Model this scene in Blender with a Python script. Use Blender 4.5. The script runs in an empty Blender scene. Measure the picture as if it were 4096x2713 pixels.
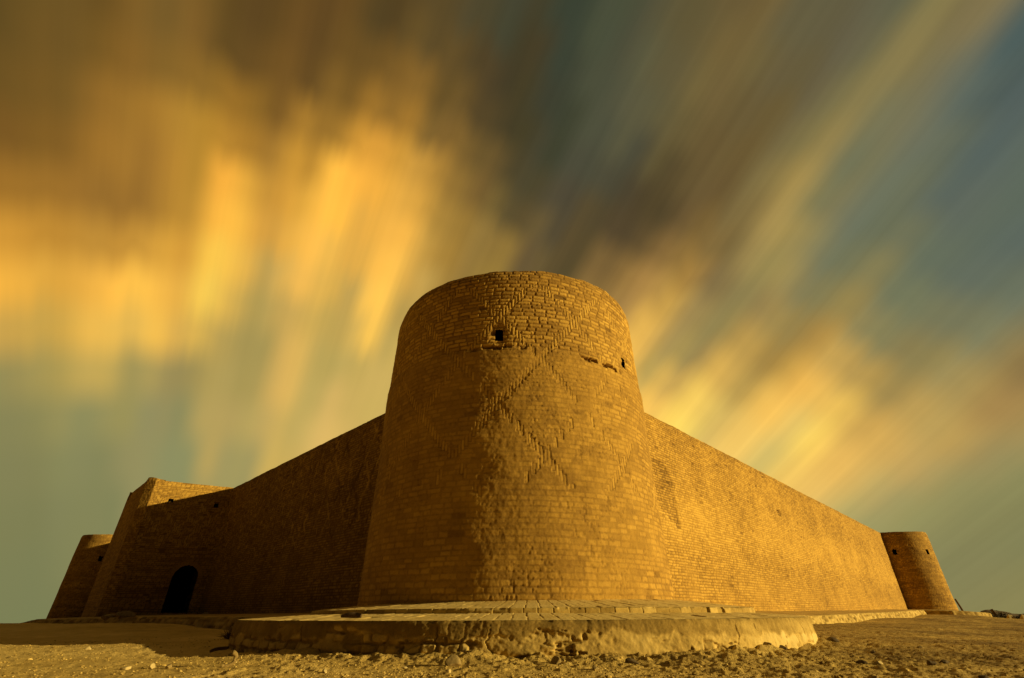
# Desert brick fortress at golden hour: round corner tower on a stepped paved plinth.
import bpy, math
import numpy as np

SC = bpy.context.scene
COL = SC.collection
E = 0.5                      # height of the datum (eye level) above z = 0
rad = math.radians

# ------------------------------------------------------------------ noise
def _hash(ix, iy, seed=0):
    h = (ix.astype(np.int64) * 374761393 + iy.astype(np.int64) * 668265263 + seed * 1274126177) & 0xFFFFFFFF
    h = ((h ^ (h >> 13)) * 1274126177) & 0xFFFFFFFF
    h = ((h ^ (h >> 16)) * 2246822519) & 0xFFFFFFFF
    return ((h ^ (h >> 15)) & 0xFFFFFF).astype(np.float64) / 0xFFFFFF

def vnoise(x, y, seed=0):
    x = np.asarray(x, float); y = np.asarray(y, float)
    x, y = np.broadcast_arrays(x, y)
    ix = np.floor(x); iy = np.floor(y)
    fx = x - ix; fy = y - iy
    fx = fx * fx * fx * (fx * (fx * 6 - 15) + 10); fy = fy * fy * fy * (fy * (fy * 6 - 15) + 10)
    a = _hash(ix, iy, seed); b = _hash(ix + 1, iy, seed)
    c = _hash(ix, iy + 1, seed); d = _hash(ix + 1, iy + 1, seed)
    return (a + (b - a) * fx) * (1 - fy) + (c + (d - c) * fx) * fy

def fbm(x, y, seed=0, octs=4, gain=0.5):
    s = 0.0; a = 1.0; t = 0.0; x = np.asarray(x, float); y = np.asarray(y, float)
    for o in range(octs):
        s = s + a * vnoise(x * 2 ** o + o * 17.3, y * 2 ** o - o * 9.1, seed + o * 31); t += a; a *= gain
    return s / t                     # 0..1

def sst(a, b, x):
    t = np.clip((x - a) / (b - a), 0, 1)
    return t * t * (3 - 2 * t)

# ------------------------------------------------------------------ objects
def tag(o, label=None, cat=None, group=None, kind=None):
    if label: o['label'] = label
    if cat: o['category'] = cat
    if group: o['group'] = group
    if kind: o['kind'] = kind
    return o

def empty(name, loc, label, cat, group=None):
    o = bpy.data.objects.new(name, None)
    o.location = (loc[0], loc[1], loc[2] + E); o.empty_display_size = 0.3
    COL.objects.link(o)
    return tag(o, label, cat, group)

def mesh_np(name, V, F, mat, parent=None, attrs=None, smooth=True):
    """V (n,3) in datum heights, F (m,k) equal-sized faces."""
    V = np.array(V, float).copy(); F = np.asarray(F, np.int64)
    V[:, 2] += E
    if parent is not None:
        V -= np.array(parent_world(parent))
    me = bpy.data.meshes.new(name)
    n, (m, k) = len(V), F.shape
    me.vertices.add(n); me.vertices.foreach_set('co', V.astype(np.float32).ravel())
    me.loops.add(m * k); me.loops.foreach_set('vertex_index', F.astype(np.int32).ravel())
    me.polygons.add(m); me.polygons.foreach_set('loop_start', (np.arange(m) * k).astype(np.int32))
    me.update(calc_edges=True)
    if smooth: me.polygons.foreach_set('use_smooth', np.ones(m, bool))
    for an, av in (attrs or {}).items():
        a = me.attributes.new(an, 'FLOAT', 'POINT'); a.data.foreach_set('value', np.asarray(av, np.float32).ravel())
    me.materials.append(mat)
    o = bpy.data.objects.new(name, me); COL.objects.link(o)
    if parent is not None: o.parent = parent
    return o

def parent_world(p):
    x = np.zeros(3)
    while p is not None:
        x = x + np.array(p.location); p = p.parent
    return x

def grid_faces(nv, nu, wrap=False, drop=None, flip=False):
    j = np.arange(nv - 1)[:, None]; i = np.arange(nu if wrap else nu - 1)[None, :]
    i2 = (i + 1) % nu
    F = np.stack([j * nu + i, j * nu + i2, (j + 1) * nu + i2, (j + 1) * nu + i], -1)
    if drop is not None: F = F[~drop]
    F = F.reshape(-1, 4)
    return F[:, ::-1] if flip else F

def polymesh(name, V, faces, mat, parent=None, smooth=False, attrs=None):
    me = bpy.data.meshes.new(name)
    V = [tuple(np.array(v) + np.array((0, 0, E))) for v in V]
    if parent is not None:
        w = parent_world(parent); V = [tuple(np.array(v) - w) for v in V]
    me.from_pydata(V, [], faces); me.update()
    if smooth:
        for p in me.polygons: p.use_smooth = True
    for an, av in (attrs or {}).items():
        a = me.attributes.new(an, 'FLOAT', 'POINT'); a.data.foreach_set('value', np.asarray(av, np.float32).ravel())
    me.materials.append(mat)
    o = bpy.data.objects.new(name, me); COL.objects.link(o)
    if parent is not None: o.parent = parent
    return o

# ------------------------------------------------------------------ materials
class NT:
    def __init__(s, tree): s.t = tree; s.n = tree.nodes; s.l = tree.links
    def new(s, typ, **kw):
        nd = s.n.new(typ)
        for k, v in kw.items(): setattr(nd, k, v)
        return nd
    def put(s, sock, v):
        if isinstance(v, bpy.types.NodeSocket): s.l.new(v, sock)
        else: sock.default_value = v
    def m(s, op, a, b=None, c=None, clamp=False):
        nd = s.new('ShaderNodeMath', operation=op, use_clamp=clamp)
        s.put(nd.inputs[0], a)
        if b is not None: s.put(nd.inputs[1], b)
        if c is not None: s.put(nd.inputs[2], c)
        return nd.outputs[0]
    def mix(s, f, a, b, blend='MIX'):
        nd = s.new('ShaderNodeMix', data_type='RGBA', blend_type=blend)
        s.put(nd.inputs[0], f); s.put(nd.inputs[6], a); s.put(nd.inputs[7], b)
        return nd.outputs[2]
    def ramp(s, f, stops, interp='LINEAR'):
        nd = s.new('ShaderNodeValToRGB'); cr = nd.color_ramp; cr.interpolation = interp
        while len(cr.elements) > 1: cr.elements.remove(cr.elements[-1])
        cr.elements[0].position = stops[0][0]; cr.elements[0].color = stops[0][1]
        for p, c in stops[1:]:
            e = cr.elements.new(p); e.color = c
        s.put(nd.inputs[0], f); return nd.outputs[0]
    def noise(s, vec, scale, detail=4, rough=0.55):
        nd = s.new('ShaderNodeTexNoise'); s.put(nd.inputs['Vector'], vec)
        nd.inputs['Scale'].default_value = scale; nd.inputs['Detail'].default_value = detail
        nd.inputs['Roughness'].default_value = rough
        return nd.outputs['Fac']

def c4(c, k=1.0): return (c[0] * k, c[1] * k, c[2] * k, 1)

def earth_mat(name, dark, mid, light, grain=55, bump=0.35, dist=0.006, var=0.35, big=0.8):
    """earthy masonry / soil: colour from the 'tone' attribute, broken up by object-space noise."""
    m = bpy.data.materials.new(name); m.use_nodes = True; nt = NT(m.node_tree); nt.n.clear()
    out = nt.new('ShaderNodeOutputMaterial'); bs = nt.new('ShaderNodeBsdfPrincipled')
    bs.inputs['Roughness'].default_value = 0.95; bs.inputs['Specular IOR Level'].default_value = 0.12
    geo = nt.new('ShaderNodeNewGeometry').outputs['Position']
    tone = nt.new('ShaderNodeAttribute', attribute_name='tone').outputs['Fac']
    n1 = nt.noise(geo, grain, 5, 0.65); n2 = nt.noise(geo, big, 4, 0.55); n3 = nt.noise(geo, grain * .18, 3, 0.6)
    t = nt.m('ADD', tone, nt.m('MULTIPLY', nt.m('SUBTRACT', n1, 0.5), var))
    t = nt.m('ADD', t, nt.m('MULTIPLY', nt.m('SUBTRACT', n2, 0.5), 0.34))
    t = nt.m('ADD', t, nt.m('MULTIPLY', nt.m('SUBTRACT', n3, 0.5), var * .7), clamp=True)
    colr = nt.ramp(t, [(0.0, c4(dark, .55)), (0.25, c4(dark)), (0.55, c4(mid)), (0.9, c4(light))])
    nt.put(bs.inputs['Base Color'], colr)
    b = nt.new('ShaderNodeBump'); b.inputs['Strength'].default_value = bump; b.inputs['Distance'].default_value = dist
    nt.put(b.inputs['Height'], nt.m('ADD', n1, nt.m('MULTIPLY', n3, 1.2)))
    nt.put(bs.inputs['Normal'], b.outputs[0]); nt.l.new(bs.outputs[0], out.inputs[0])
    return m

def plain_mat(name, a, b, scale=20, rough=0.85, bump=0.3):
    m = bpy.data.materials.new(name); m.use_nodes = True; nt = NT(m.node_tree); nt.n.clear()
    out = nt.new('ShaderNodeOutputMaterial'); bs = nt.new('ShaderNodeBsdfPrincipled')
    bs.inputs['Roughness'].default_value = rough; bs.inputs['Specular IOR Level'].default_value = 0.0 if 'soot' in name else 0.15
    geo = nt.new('ShaderNodeNewGeometry').outputs['Position']
    n1 = nt.noise(geo, scale, 5, 0.6)
    nt.put(bs.inputs['Base Color'], nt.ramp(n1, [(0.3, c4(a)), (0.7, c4(b))]))
    bu = nt.new('ShaderNodeBump'); bu.inputs['Strength'].default_value = bump; bu.inputs['Distance'].default_value = 0.01
    nt.put(bu.inputs['Height'], n1); nt.put(bs.inputs['Normal'], bu.outputs[0])
    nt.l.new(bs.outputs[0], out.inputs[0]); return m

M = {}
M['brick'] = earth_mat('sun baked brick', (.27, .15, .028), (.51, .298, .050), (.73, .455, .080))
M['pave'] = earth_mat('paving brick', (.34, .22, .048), (.64, .445, .115), (.82, .615, .20))
M['soil'] = earth_mat('dry soil', (.28, .18, .04), (.62, .43, .105), (.82, .60, .18), grain=42, bump=0.9, dist=0.025, big=0.5)
M['stone'] = plain_mat('rock', (.26, .18, .06), (.50, .36, .125), 18)
M['darkstone'] = plain_mat('dark rock', (.09, .062, .028), (.2, .14, .055), 16)
M['pale'] = plain_mat('pale stone', (.44, .33, .12), (.66, .51, .2), 14)
M['wood'] = plain_mat('weathered wood', (.07, .045, .02), (.18, .115, .045), 40)
M['clay'] = plain_mat('fired clay', (.20, .13, .04), (.36, .25, .075), 60)
M['black'] = plain_mat('soot dark masonry', (.003, .002, .001), (.008, .006, .003), 8)  # near-black colour paints the shade inside the doorway and loopholes
M['scrub'] = plain_mat('scrub leaves', (.03, .028, .012), (.075, .062, .022), 9)
M['bank'] = plain_mat('scrubby earth bank', (.07, .052, .022), (.16, .11, .045), 3)
# ------------------------------------------------------------------ sun, sky
SUN_H = np.array([0.980, -0.199]); SUN_H /= np.linalg.norm(SUN_H); SUN_EL = rad(12.0)
SUN = np.array([SUN_H[0] * math.cos(SUN_EL), SUN_H[1] * math.cos(SUN_EL), math.sin(SUN_EL)])
sl = bpy.data.lights.new('sun', 'SUN'); sl.energy = 5.0; sl.angle = rad(0.5); sl.color = (1.0, .77, .36)
so = bpy.data.objects.new('sun', sl); COL.objects.link(so)
from mathutils import Vector
so.rotation_euler = Vector(tuple(-SUN)).to_track_quat('-Z', 'Y').to_euler(); so.location = (30, -8, 20)

# cloud colours on the sky sphere: rows run along the wind direction, columns across it (display values, 0 to 255)
WIND = Vector((-0.423036, 0.770637, -0.476612)); WUP = Vector((-0.229349, 0.417801, 0.879114)); WSIDE = Vector((0.876607, 0.481207, 0.000000))
PH0, PH1, NPH, TH0, DTH = -32.0, 88.0, 61, 22.0, 4.0
CLOUDS = [
(124, 127, 90, 124, 127, 90, 124, 127, 90, 124, 127, 90, 124, 127, 90, 124, 127, 90, 125, 127, 90, 126, 128, 91, 128, 130, 92, 133, 132, 93, 139, 136, 94, 144, 139, 95, 150, 143, 96, 156, 146, 97, 161, 149, 97, 166, 152, 97, 171, 154, 97, 175, 156, 97, 179, 158, 97, 181, 160, 97, 183, 160, 97, 184, 160, 96, 185, 160, 96, 184, 159, 95, 183, 158, 94, 181, 156, 92, 179, 154, 91, 177, 151, 89, 174, 148, 87, 171, 145, 85, 168, 143, 84, 165, 140, 81, 161, 136, 79, 157, 133, 77, 153, 129, 75, 148, 124, 73, 143, 120, 70, 137, 115, 68, 139, 116, 69, 140, 118, 70, 141, 118, 70, 141, 119, 70, 141, 119, 70, 140, 118, 70, 139, 117, 70, 137, 116, 70, 136, 115, 69, 135, 114, 69, 133, 113, 69, 131, 112, 68, 129, 110, 68, 127, 108, 67, 125, 107, 66, 123, 105, 66, 121, 104, 66, 119, 102, 65, 117, 101, 64, 115, 99, 64, 114, 99, 64, 113, 98, 63, 111, 96, 63),
(124, 127, 90, 124, 127, 90, 124, 127, 90, 124, 127, 90, 124, 127, 90, 124, 127, 90, 125, 128, 91, 128, 129, 91, 131, 131, 93, 135, 134, 94, 140, 138, 96, 144, 141, 98, 149, 143, 98, 155, 147, 98, 160, 149, 98, 166, 152, 98, 171, 155, 98, 177, 158, 97, 182, 160, 97, 187, 163, 97, 190, 164, 98, 193, 166, 98, 195, 167, 98, 194, 166, 97, 191, 163, 96, 188, 161, 94, 186, 158, 92, 182, 155, 90, 179, 152, 88, 174, 148, 86, 169, 143, 83, 164, 138, 79, 159, 133, 77, 155, 129, 74, 149, 125, 72, 146, 122, 71, 149, 124, 72, 151, 126, 73, 153, 128, 73, 155, 130, 74, 157, 131, 75, 157, 131, 75, 157, 131, 75, 156, 130, 75, 154, 129, 75, 152, 128, 75, 151, 127, 75, 149, 126, 74, 147, 124, 74, 144, 122, 73, 142, 121, 73, 139, 119, 72, 138, 117, 72, 136, 116, 71, 133, 114, 71, 130, 112, 70, 129, 111, 70, 127, 110, 69, 126, 109, 69, 123, 107, 69, 121, 105, 68),
(124, 127, 90, 124, 127, 90, 124, 127, 90, 124, 127, 90, 124, 127, 90, 125, 127, 90, 128, 129, 91, 130, 131, 92, 132, 132, 93, 137, 136, 96, 140, 139, 98, 142, 141, 99, 145, 142, 99, 152, 146, 99, 158, 148, 98, 162, 150, 98, 168, 153, 98, 178, 158, 97, 186, 162, 97, 192, 165, 97, 196, 168, 98, 198, 169, 98, 199, 170, 99, 200, 170, 99, 199, 170, 98, 196, 166, 96, 191, 162, 94, 186, 158, 91, 181, 153, 88, 176, 148, 85, 170, 143, 82, 164, 137, 78, 157, 131, 75, 151, 125, 72, 150, 125, 72, 155, 129, 73, 160, 133, 75, 165, 137, 77, 168, 139, 78, 170, 141, 79, 171, 143, 79, 172, 143, 80, 172, 143, 80, 170, 142, 80, 168, 141, 80, 167, 140, 80, 165, 139, 80, 163, 137, 79, 160, 135, 79, 157, 133, 78, 154, 131, 78, 151, 129, 77, 149, 127, 77, 146, 125, 76, 142, 122, 75, 139, 120, 75, 137, 119, 75, 135, 118, 74, 133, 116, 74, 130, 114, 73, 126, 111, 72),
(125, 127, 90, 124, 127, 90, 125, 127, 90, 125, 127, 90, 125, 127, 90, 128, 129, 91, 131, 131, 92, 131, 131, 92, 131, 131, 93, 139, 138, 97, 141, 141, 100, 141, 141, 100, 141, 141, 100, 152, 145, 99, 158, 149, 98, 159, 149, 98, 162, 150, 98, 181, 159, 97, 194, 166, 96, 198, 168, 96, 200, 170, 98, 203, 172, 100, 204, 173, 100, 204, 173, 100, 203, 172, 100, 200, 170, 98, 196, 166, 95, 191, 162, 93, 185, 156, 89, 177, 148, 84, 167, 139, 79, 158, 131, 75, 150, 125, 71, 148, 123, 71, 156, 129, 73, 164, 136, 76, 172, 142, 78, 177, 147, 80, 181, 150, 82, 183, 152, 83, 186, 154, 84, 186, 155, 85, 186, 155, 85, 184, 154, 85, 182, 152, 85, 181, 152, 85, 179, 150, 85, 176, 148, 84, 173, 146, 84, 169, 143, 83, 165, 140, 82, 162, 138, 82, 158, 135, 82, 153, 132, 81, 148, 128, 79, 146, 127, 79, 143, 125, 79, 139, 123, 79, 136, 120, 78, 132, 117, 77, 128, 114, 75),
(127, 128, 90, 126, 127, 89, 127, 127, 89, 127, 127, 89, 127, 127, 89, 130, 130, 92, 131, 131, 92, 131, 131, 92, 132, 132, 93, 145, 140, 98, 142, 141, 100, 141, 141, 100, 141, 141, 100, 157, 147, 98, 159, 149, 98, 159, 149, 98, 160, 149, 98, 193, 166, 96, 199, 168, 95, 199, 169, 96, 204, 173, 100, 209, 176, 103, 209, 176, 103, 205, 174, 101, 203, 172, 100, 202, 171, 99, 201, 170, 97, 194, 164, 94, 185, 155, 88, 171, 143, 81, 157, 130, 74, 148, 122, 70, 143, 118, 68, 150, 124, 71, 161, 133, 74, 173, 142, 78, 182, 150, 81, 189, 156, 84, 194, 160, 86, 197, 163, 87, 199, 165, 88, 200, 166, 89, 199, 166, 89, 198, 165, 89, 196, 164, 90, 196, 163, 90, 193, 161, 90, 189, 158, 89, 186, 156, 89, 180, 152, 88, 176, 149, 87, 171, 146, 87, 165, 142, 86, 159, 137, 85, 152, 133, 83, 149, 131, 83, 144, 128, 83, 140, 125, 82, 135, 122, 81, 131, 119, 79, 127, 116, 78),
(135, 131, 89, 131, 129, 90, 131, 129, 90, 131, 129, 90, 132, 130, 90, 135, 134, 93, 135, 134, 94, 134, 133, 93, 143, 138, 96, 147, 141, 98, 144, 141, 99, 141, 141, 100, 148, 144, 99, 177, 156, 96, 163, 150, 98, 161, 150, 98, 166, 152, 98, 196, 168, 96, 197, 168, 95, 199, 169, 97, 213, 178, 104, 214, 178, 105, 210, 176, 103, 203, 173, 100, 201, 171, 99, 200, 171, 98, 199, 170, 97, 194, 164, 93, 177, 149, 84, 158, 131, 75, 143, 119, 69, 139, 115, 67, 143, 117, 68, 155, 127, 72, 167, 137, 76, 180, 147, 80, 191, 157, 84, 200, 164, 87, 207, 170, 89, 210, 173, 91, 213, 176, 92, 214, 178, 93, 213, 177, 94, 211, 176, 94, 210, 175, 95, 209, 175, 95, 206, 172, 95, 202, 169, 94, 198, 166, 94, 191, 161, 93, 186, 158, 92, 179, 153, 92, 171, 148, 90, 162, 142, 88, 155, 137, 87, 149, 134, 87, 142, 130, 86, 137, 126, 85, 132, 123, 83, 129, 120, 82, 125, 117, 80),
(152, 138, 88, 141, 135, 90, 136, 132, 90, 136, 132, 90, 140, 135, 90, 148, 141, 93, 142, 139, 95, 149, 142, 94, 153, 144, 93, 147, 141, 98, 147, 140, 97, 145, 140, 96, 173, 154, 96, 178, 156, 96, 176, 155, 96, 180, 159, 97, 189, 163, 98, 197, 168, 97, 191, 166, 97, 201, 172, 101, 213, 178, 105, 213, 178, 104, 204, 173, 101, 199, 171, 98, 199, 170, 98, 198, 170, 98, 197, 168, 96, 187, 158, 89, 163, 136, 77, 142, 119, 69, 132, 110, 65, 134, 110, 65, 144, 117, 68, 158, 129, 72, 175, 142, 78, 188, 152, 82, 200, 162, 86, 211, 172, 90, 219, 179, 93, 224, 184, 95, 227, 188, 97, 228, 190, 98, 227, 189, 99, 223, 186, 99, 222, 186, 100, 222, 185, 101, 218, 182, 100, 215, 180, 100, 210, 176, 99, 202, 170, 98, 195, 166, 97, 186, 160, 96, 175, 152, 94, 164, 145, 92, 154, 139, 90, 146, 134, 89, 139, 130, 88, 134, 127, 87, 130, 124, 85, 127, 121, 83, 124, 118, 81),
(174, 148, 84, 165, 145, 87, 148, 139, 90, 152, 140, 89, 163, 147, 89, 174, 153, 88, 190, 163, 91, 188, 162, 91, 163, 148, 92, 169, 151, 93, 155, 140, 91, 158, 142, 90, 171, 151, 91, 173, 153, 93, 167, 149, 90, 176, 154, 92, 204, 169, 96, 213, 175, 97, 193, 167, 97, 190, 165, 97, 206, 173, 102, 200, 170, 99, 199, 170, 98, 199, 171, 98, 199, 170, 98, 198, 169, 97, 192, 163, 93, 172, 144, 80, 148, 124, 71, 130, 109, 64, 122, 101, 62, 127, 104, 63, 143, 116, 67, 161, 130, 73, 182, 147, 79, 198, 159, 84, 207, 167, 88, 218, 177, 92, 225, 183, 94, 231, 188, 96, 234, 193, 98, 236, 196, 99, 234, 196, 101, 230, 193, 102, 229, 192, 103, 228, 191, 104, 226, 189, 104, 224, 188, 104, 220, 184, 103, 212, 179, 102, 203, 173, 102, 191, 165, 101, 177, 157, 98, 163, 147, 95, 152, 140, 93, 142, 135, 91, 137, 131, 90, 134, 129, 88, 131, 126, 87, 128, 123, 85, 125, 120, 83),
(190, 152, 78, 196, 157, 80, 195, 158, 82, 197, 159, 81, 198, 161, 81, 206, 165, 80, 228, 180, 85, 227, 181, 87, 225, 181, 89, 236, 186, 86, 212, 170, 86, 213, 175, 88, 187, 159, 89, 171, 150, 89, 165, 147, 89, 172, 151, 90, 204, 168, 94, 212, 174, 95, 190, 164, 94, 181, 159, 92, 190, 165, 96, 193, 166, 95, 199, 170, 98, 199, 170, 98, 198, 170, 98, 196, 167, 96, 178, 149, 83, 153, 127, 71, 136, 113, 65, 124, 103, 62, 116, 96, 60, 120, 99, 61, 139, 112, 66, 164, 131, 73, 188, 150, 80, 206, 165, 86, 214, 172, 89, 219, 177, 92, 229, 185, 94, 236, 191, 96, 240, 197, 98, 242, 202, 101, 238, 201, 102, 232, 196, 103, 230, 193, 105, 228, 192, 106, 227, 190, 105, 226, 189, 105, 223, 186, 103, 215, 180, 103, 201, 173, 103, 187, 165, 103, 174, 157, 101, 161, 148, 98, 147, 139, 94, 139, 134, 92, 136, 132, 90, 136, 131, 90, 135, 130, 89, 131, 126, 87, 127, 122, 84),
(194, 149, 71, 209, 158, 72, 235, 174, 72, 232, 173, 72, 223, 168, 72, 218, 164, 71, 231, 174, 76, 246, 186, 80, 247, 190, 82, 238, 182, 80, 226, 175, 79, 242, 199, 89, 221, 180, 87, 192, 161, 87, 176, 153, 89, 190, 160, 91, 198, 164, 91, 201, 167, 90, 194, 164, 90, 187, 159, 89, 212, 175, 93, 242, 193, 92, 196, 166, 93, 194, 166, 94, 194, 165, 94, 185, 156, 88, 157, 129, 71, 143, 117, 64, 133, 109, 63, 121, 101, 61, 112, 94, 59, 114, 94, 60, 130, 105, 63, 159, 127, 71, 187, 149, 80, 210, 167, 86, 220, 175, 89, 220, 177, 91, 233, 187, 94, 241, 192, 96, 244, 198, 99, 247, 207, 102, 242, 206, 104, 230, 195, 104, 232, 194, 107, 231, 194, 108, 224, 190, 106, 225, 189, 105, 226, 188, 103, 216, 181, 103, 197, 171, 104, 180, 162, 104, 167, 155, 102, 154, 145, 97, 140, 135, 93, 136, 131, 91, 136, 131, 90, 136, 131, 89, 136, 131, 89, 134, 129, 88, 129, 124, 85),
(185, 140, 63, 194, 144, 62, 201, 147, 61, 203, 148, 61, 193, 141, 59, 188, 138, 59, 188, 140, 62, 190, 141, 62, 198, 148, 65, 213, 160, 68, 212, 159, 68, 245, 195, 83, 238, 188, 83, 216, 171, 83, 190, 158, 88, 220, 175, 90, 233, 181, 89, 220, 175, 87, 213, 171, 86, 191, 159, 88, 241, 190, 90, 250, 196, 91, 191, 158, 86, 184, 154, 86, 186, 156, 87, 162, 134, 73, 148, 121, 65, 146, 119, 64, 132, 108, 62, 117, 97, 61, 107, 90, 59, 109, 90, 58, 122, 99, 61, 144, 115, 67, 182, 145, 78, 213, 168, 86, 228, 180, 89, 223, 178, 91, 235, 188, 94, 244, 193, 95, 244, 198, 99, 249, 209, 102, 245, 212, 105, 219, 188, 105, 237, 197, 109, 235, 197, 109, 217, 187, 107, 224, 188, 105, 229, 189, 104, 218, 183, 104, 190, 169, 106, 173, 160, 104, 160, 152, 102, 148, 142, 97, 135, 132, 92, 135, 131, 90, 136, 131, 89, 137, 131, 89, 136, 131, 89, 136, 131, 89, 131, 126, 86),
(169, 126, 56, 167, 123, 53, 155, 112, 49, 156, 113, 49, 155, 113, 50, 155, 113, 51, 151, 111, 52, 151, 111, 52, 157, 116, 54, 180, 134, 58, 195, 146, 62, 244, 181, 74, 242, 183, 76, 215, 161, 72, 210, 159, 74, 233, 177, 80, 245, 186, 85, 233, 181, 85, 224, 172, 81, 221, 170, 80, 245, 186, 84, 247, 190, 87, 208, 164, 82, 191, 156, 84, 170, 137, 72, 149, 121, 66, 149, 121, 64, 148, 121, 64, 126, 104, 62, 110, 93, 61, 102, 87, 58, 106, 88, 57, 123, 100, 61, 133, 107, 64, 171, 136, 76, 207, 164, 85, 236, 186, 90, 230, 182, 90, 220, 179, 93, 240, 191, 95, 240, 194, 98, 249, 210, 102, 241, 207, 104, 215, 184, 104, 237, 197, 108, 235, 196, 109, 205, 182, 108, 225, 189, 105, 231, 190, 104, 222, 185, 104, 186, 169, 107, 165, 156, 104, 154, 148, 101, 144, 139, 96, 134, 131, 92, 135, 131, 90, 137, 131, 89, 137, 131, 89, 137, 131, 89, 136, 131, 89, 132, 127, 87),
(151, 112, 51, 139, 103, 47, 127, 94, 44, 122, 90, 43, 128, 95, 44, 134, 99, 46, 156, 114, 51, 159, 117, 53, 160, 118, 54, 182, 135, 58, 187, 140, 58, 239, 173, 70, 224, 167, 69, 196, 146, 64, 208, 154, 66, 222, 167, 71, 249, 187, 79, 251, 188, 78, 228, 172, 78, 229, 172, 77, 237, 178, 80, 239, 180, 81, 204, 159, 77, 174, 137, 68, 162, 128, 64, 149, 121, 66, 148, 121, 64, 148, 121, 64, 112, 94, 61, 109, 92, 61, 99, 84, 56, 98, 83, 54, 129, 104, 63, 133, 107, 64, 159, 127, 73, 181, 144, 81, 234, 184, 90, 226, 179, 90, 184, 157, 90, 208, 171, 92, 200, 165, 91, 237, 197, 99, 228, 192, 100, 211, 179, 100, 232, 191, 103, 234, 195, 107, 209, 184, 108, 230, 193, 104, 231, 189, 102, 220, 182, 103, 190, 170, 106, 161, 153, 103, 152, 147, 100, 142, 138, 95, 134, 131, 92, 135, 131, 91, 137, 131, 89, 137, 131, 89, 137, 131, 89, 136, 131, 89, 132, 127, 87),
(131, 99, 46, 116, 88, 43, 106, 82, 41, 110, 85, 42, 117, 89, 43, 122, 93, 45, 145, 107, 49, 154, 114, 51, 166, 123, 54, 177, 133, 57, 179, 134, 55, 179, 132, 55, 167, 123, 53, 165, 123, 56, 197, 146, 61, 191, 142, 60, 248, 185, 76, 250, 183, 75, 241, 176, 73, 231, 171, 73, 222, 167, 75, 211, 160, 73, 179, 139, 67, 162, 128, 64, 152, 121, 62, 147, 120, 66, 141, 115, 63, 142, 116, 63, 110, 92, 61, 107, 91, 60, 95, 81, 54, 95, 81, 53, 132, 106, 64, 133, 107, 64, 155, 123, 72, 173, 137, 79, 216, 171, 87, 213, 170, 88, 174, 147, 89, 165, 144, 88, 161, 138, 86, 207, 168, 89, 202, 165, 89, 184, 153, 85, 230, 184, 94, 239, 192, 99, 224, 191, 106, 243, 204, 102, 229, 185, 98, 220, 178, 98, 196, 169, 103, 166, 152, 101, 151, 145, 98, 140, 136, 94, 134, 131, 92, 134, 130, 91, 137, 131, 89, 137, 131, 89, 137, 131, 89, 136, 131, 89, 132, 127, 87),
(116, 88, 43, 102, 80, 41, 96, 77, 41, 99, 79, 41, 111, 86, 43, 112, 87, 44, 121, 92, 44, 133, 99, 47, 132, 101, 49, 140, 106, 50, 143, 108, 49, 150, 111, 48, 139, 104, 47, 126, 94, 46, 164, 122, 54, 152, 114, 52, 168, 125, 55, 207, 151, 63, 216, 157, 66, 205, 152, 65, 200, 151, 69, 183, 139, 65, 155, 120, 60, 139, 110, 58, 121, 97, 56, 116, 97, 57, 97, 84, 55, 97, 83, 55, 105, 90, 60, 89, 79, 59, 94, 80, 54, 94, 80, 53, 121, 98, 61, 123, 99, 61, 148, 117, 68, 167, 131, 75, 179, 142, 78, 191, 153, 80, 164, 138, 85, 152, 133, 85, 149, 133, 85, 175, 145, 83, 183, 150, 83, 162, 133, 75, 197, 157, 81, 230, 180, 90, 226, 182, 94, 225, 184, 94, 203, 164, 89, 207, 167, 92, 197, 163, 96, 177, 153, 97, 153, 143, 96, 139, 135, 93, 135, 132, 92, 131, 129, 91, 136, 131, 89, 137, 131, 89, 136, 131, 89, 136, 131, 89, 130, 126, 86),
(108, 84, 42, 98, 78, 41, 95, 76, 41, 96, 77, 41, 106, 84, 43, 110, 86, 44, 109, 84, 42, 125, 95, 47, 120, 94, 49, 128, 97, 49, 106, 82, 43, 103, 79, 42, 110, 83, 43, 115, 86, 44, 105, 80, 43, 129, 98, 48, 124, 94, 46, 155, 115, 52, 145, 109, 52, 160, 119, 54, 132, 103, 54, 128, 100, 54, 127, 100, 54, 111, 90, 52, 107, 88, 53, 87, 76, 51, 82, 75, 54, 82, 75, 54, 85, 78, 61, 83, 76, 60, 91, 79, 55, 86, 75, 53, 87, 74, 53, 90, 76, 53, 109, 89, 57, 133, 106, 64, 144, 115, 66, 158, 125, 69, 134, 113, 74, 136, 119, 79, 143, 129, 85, 150, 130, 84, 158, 136, 84, 151, 130, 80, 172, 139, 77, 193, 158, 88, 182, 151, 87, 176, 147, 85, 160, 137, 84, 183, 153, 90, 183, 155, 93, 179, 150, 90, 157, 140, 93, 143, 137, 94, 135, 133, 92, 131, 129, 90, 133, 130, 90, 136, 131, 89, 136, 131, 89, 135, 131, 89, 128, 124, 85),
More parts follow.
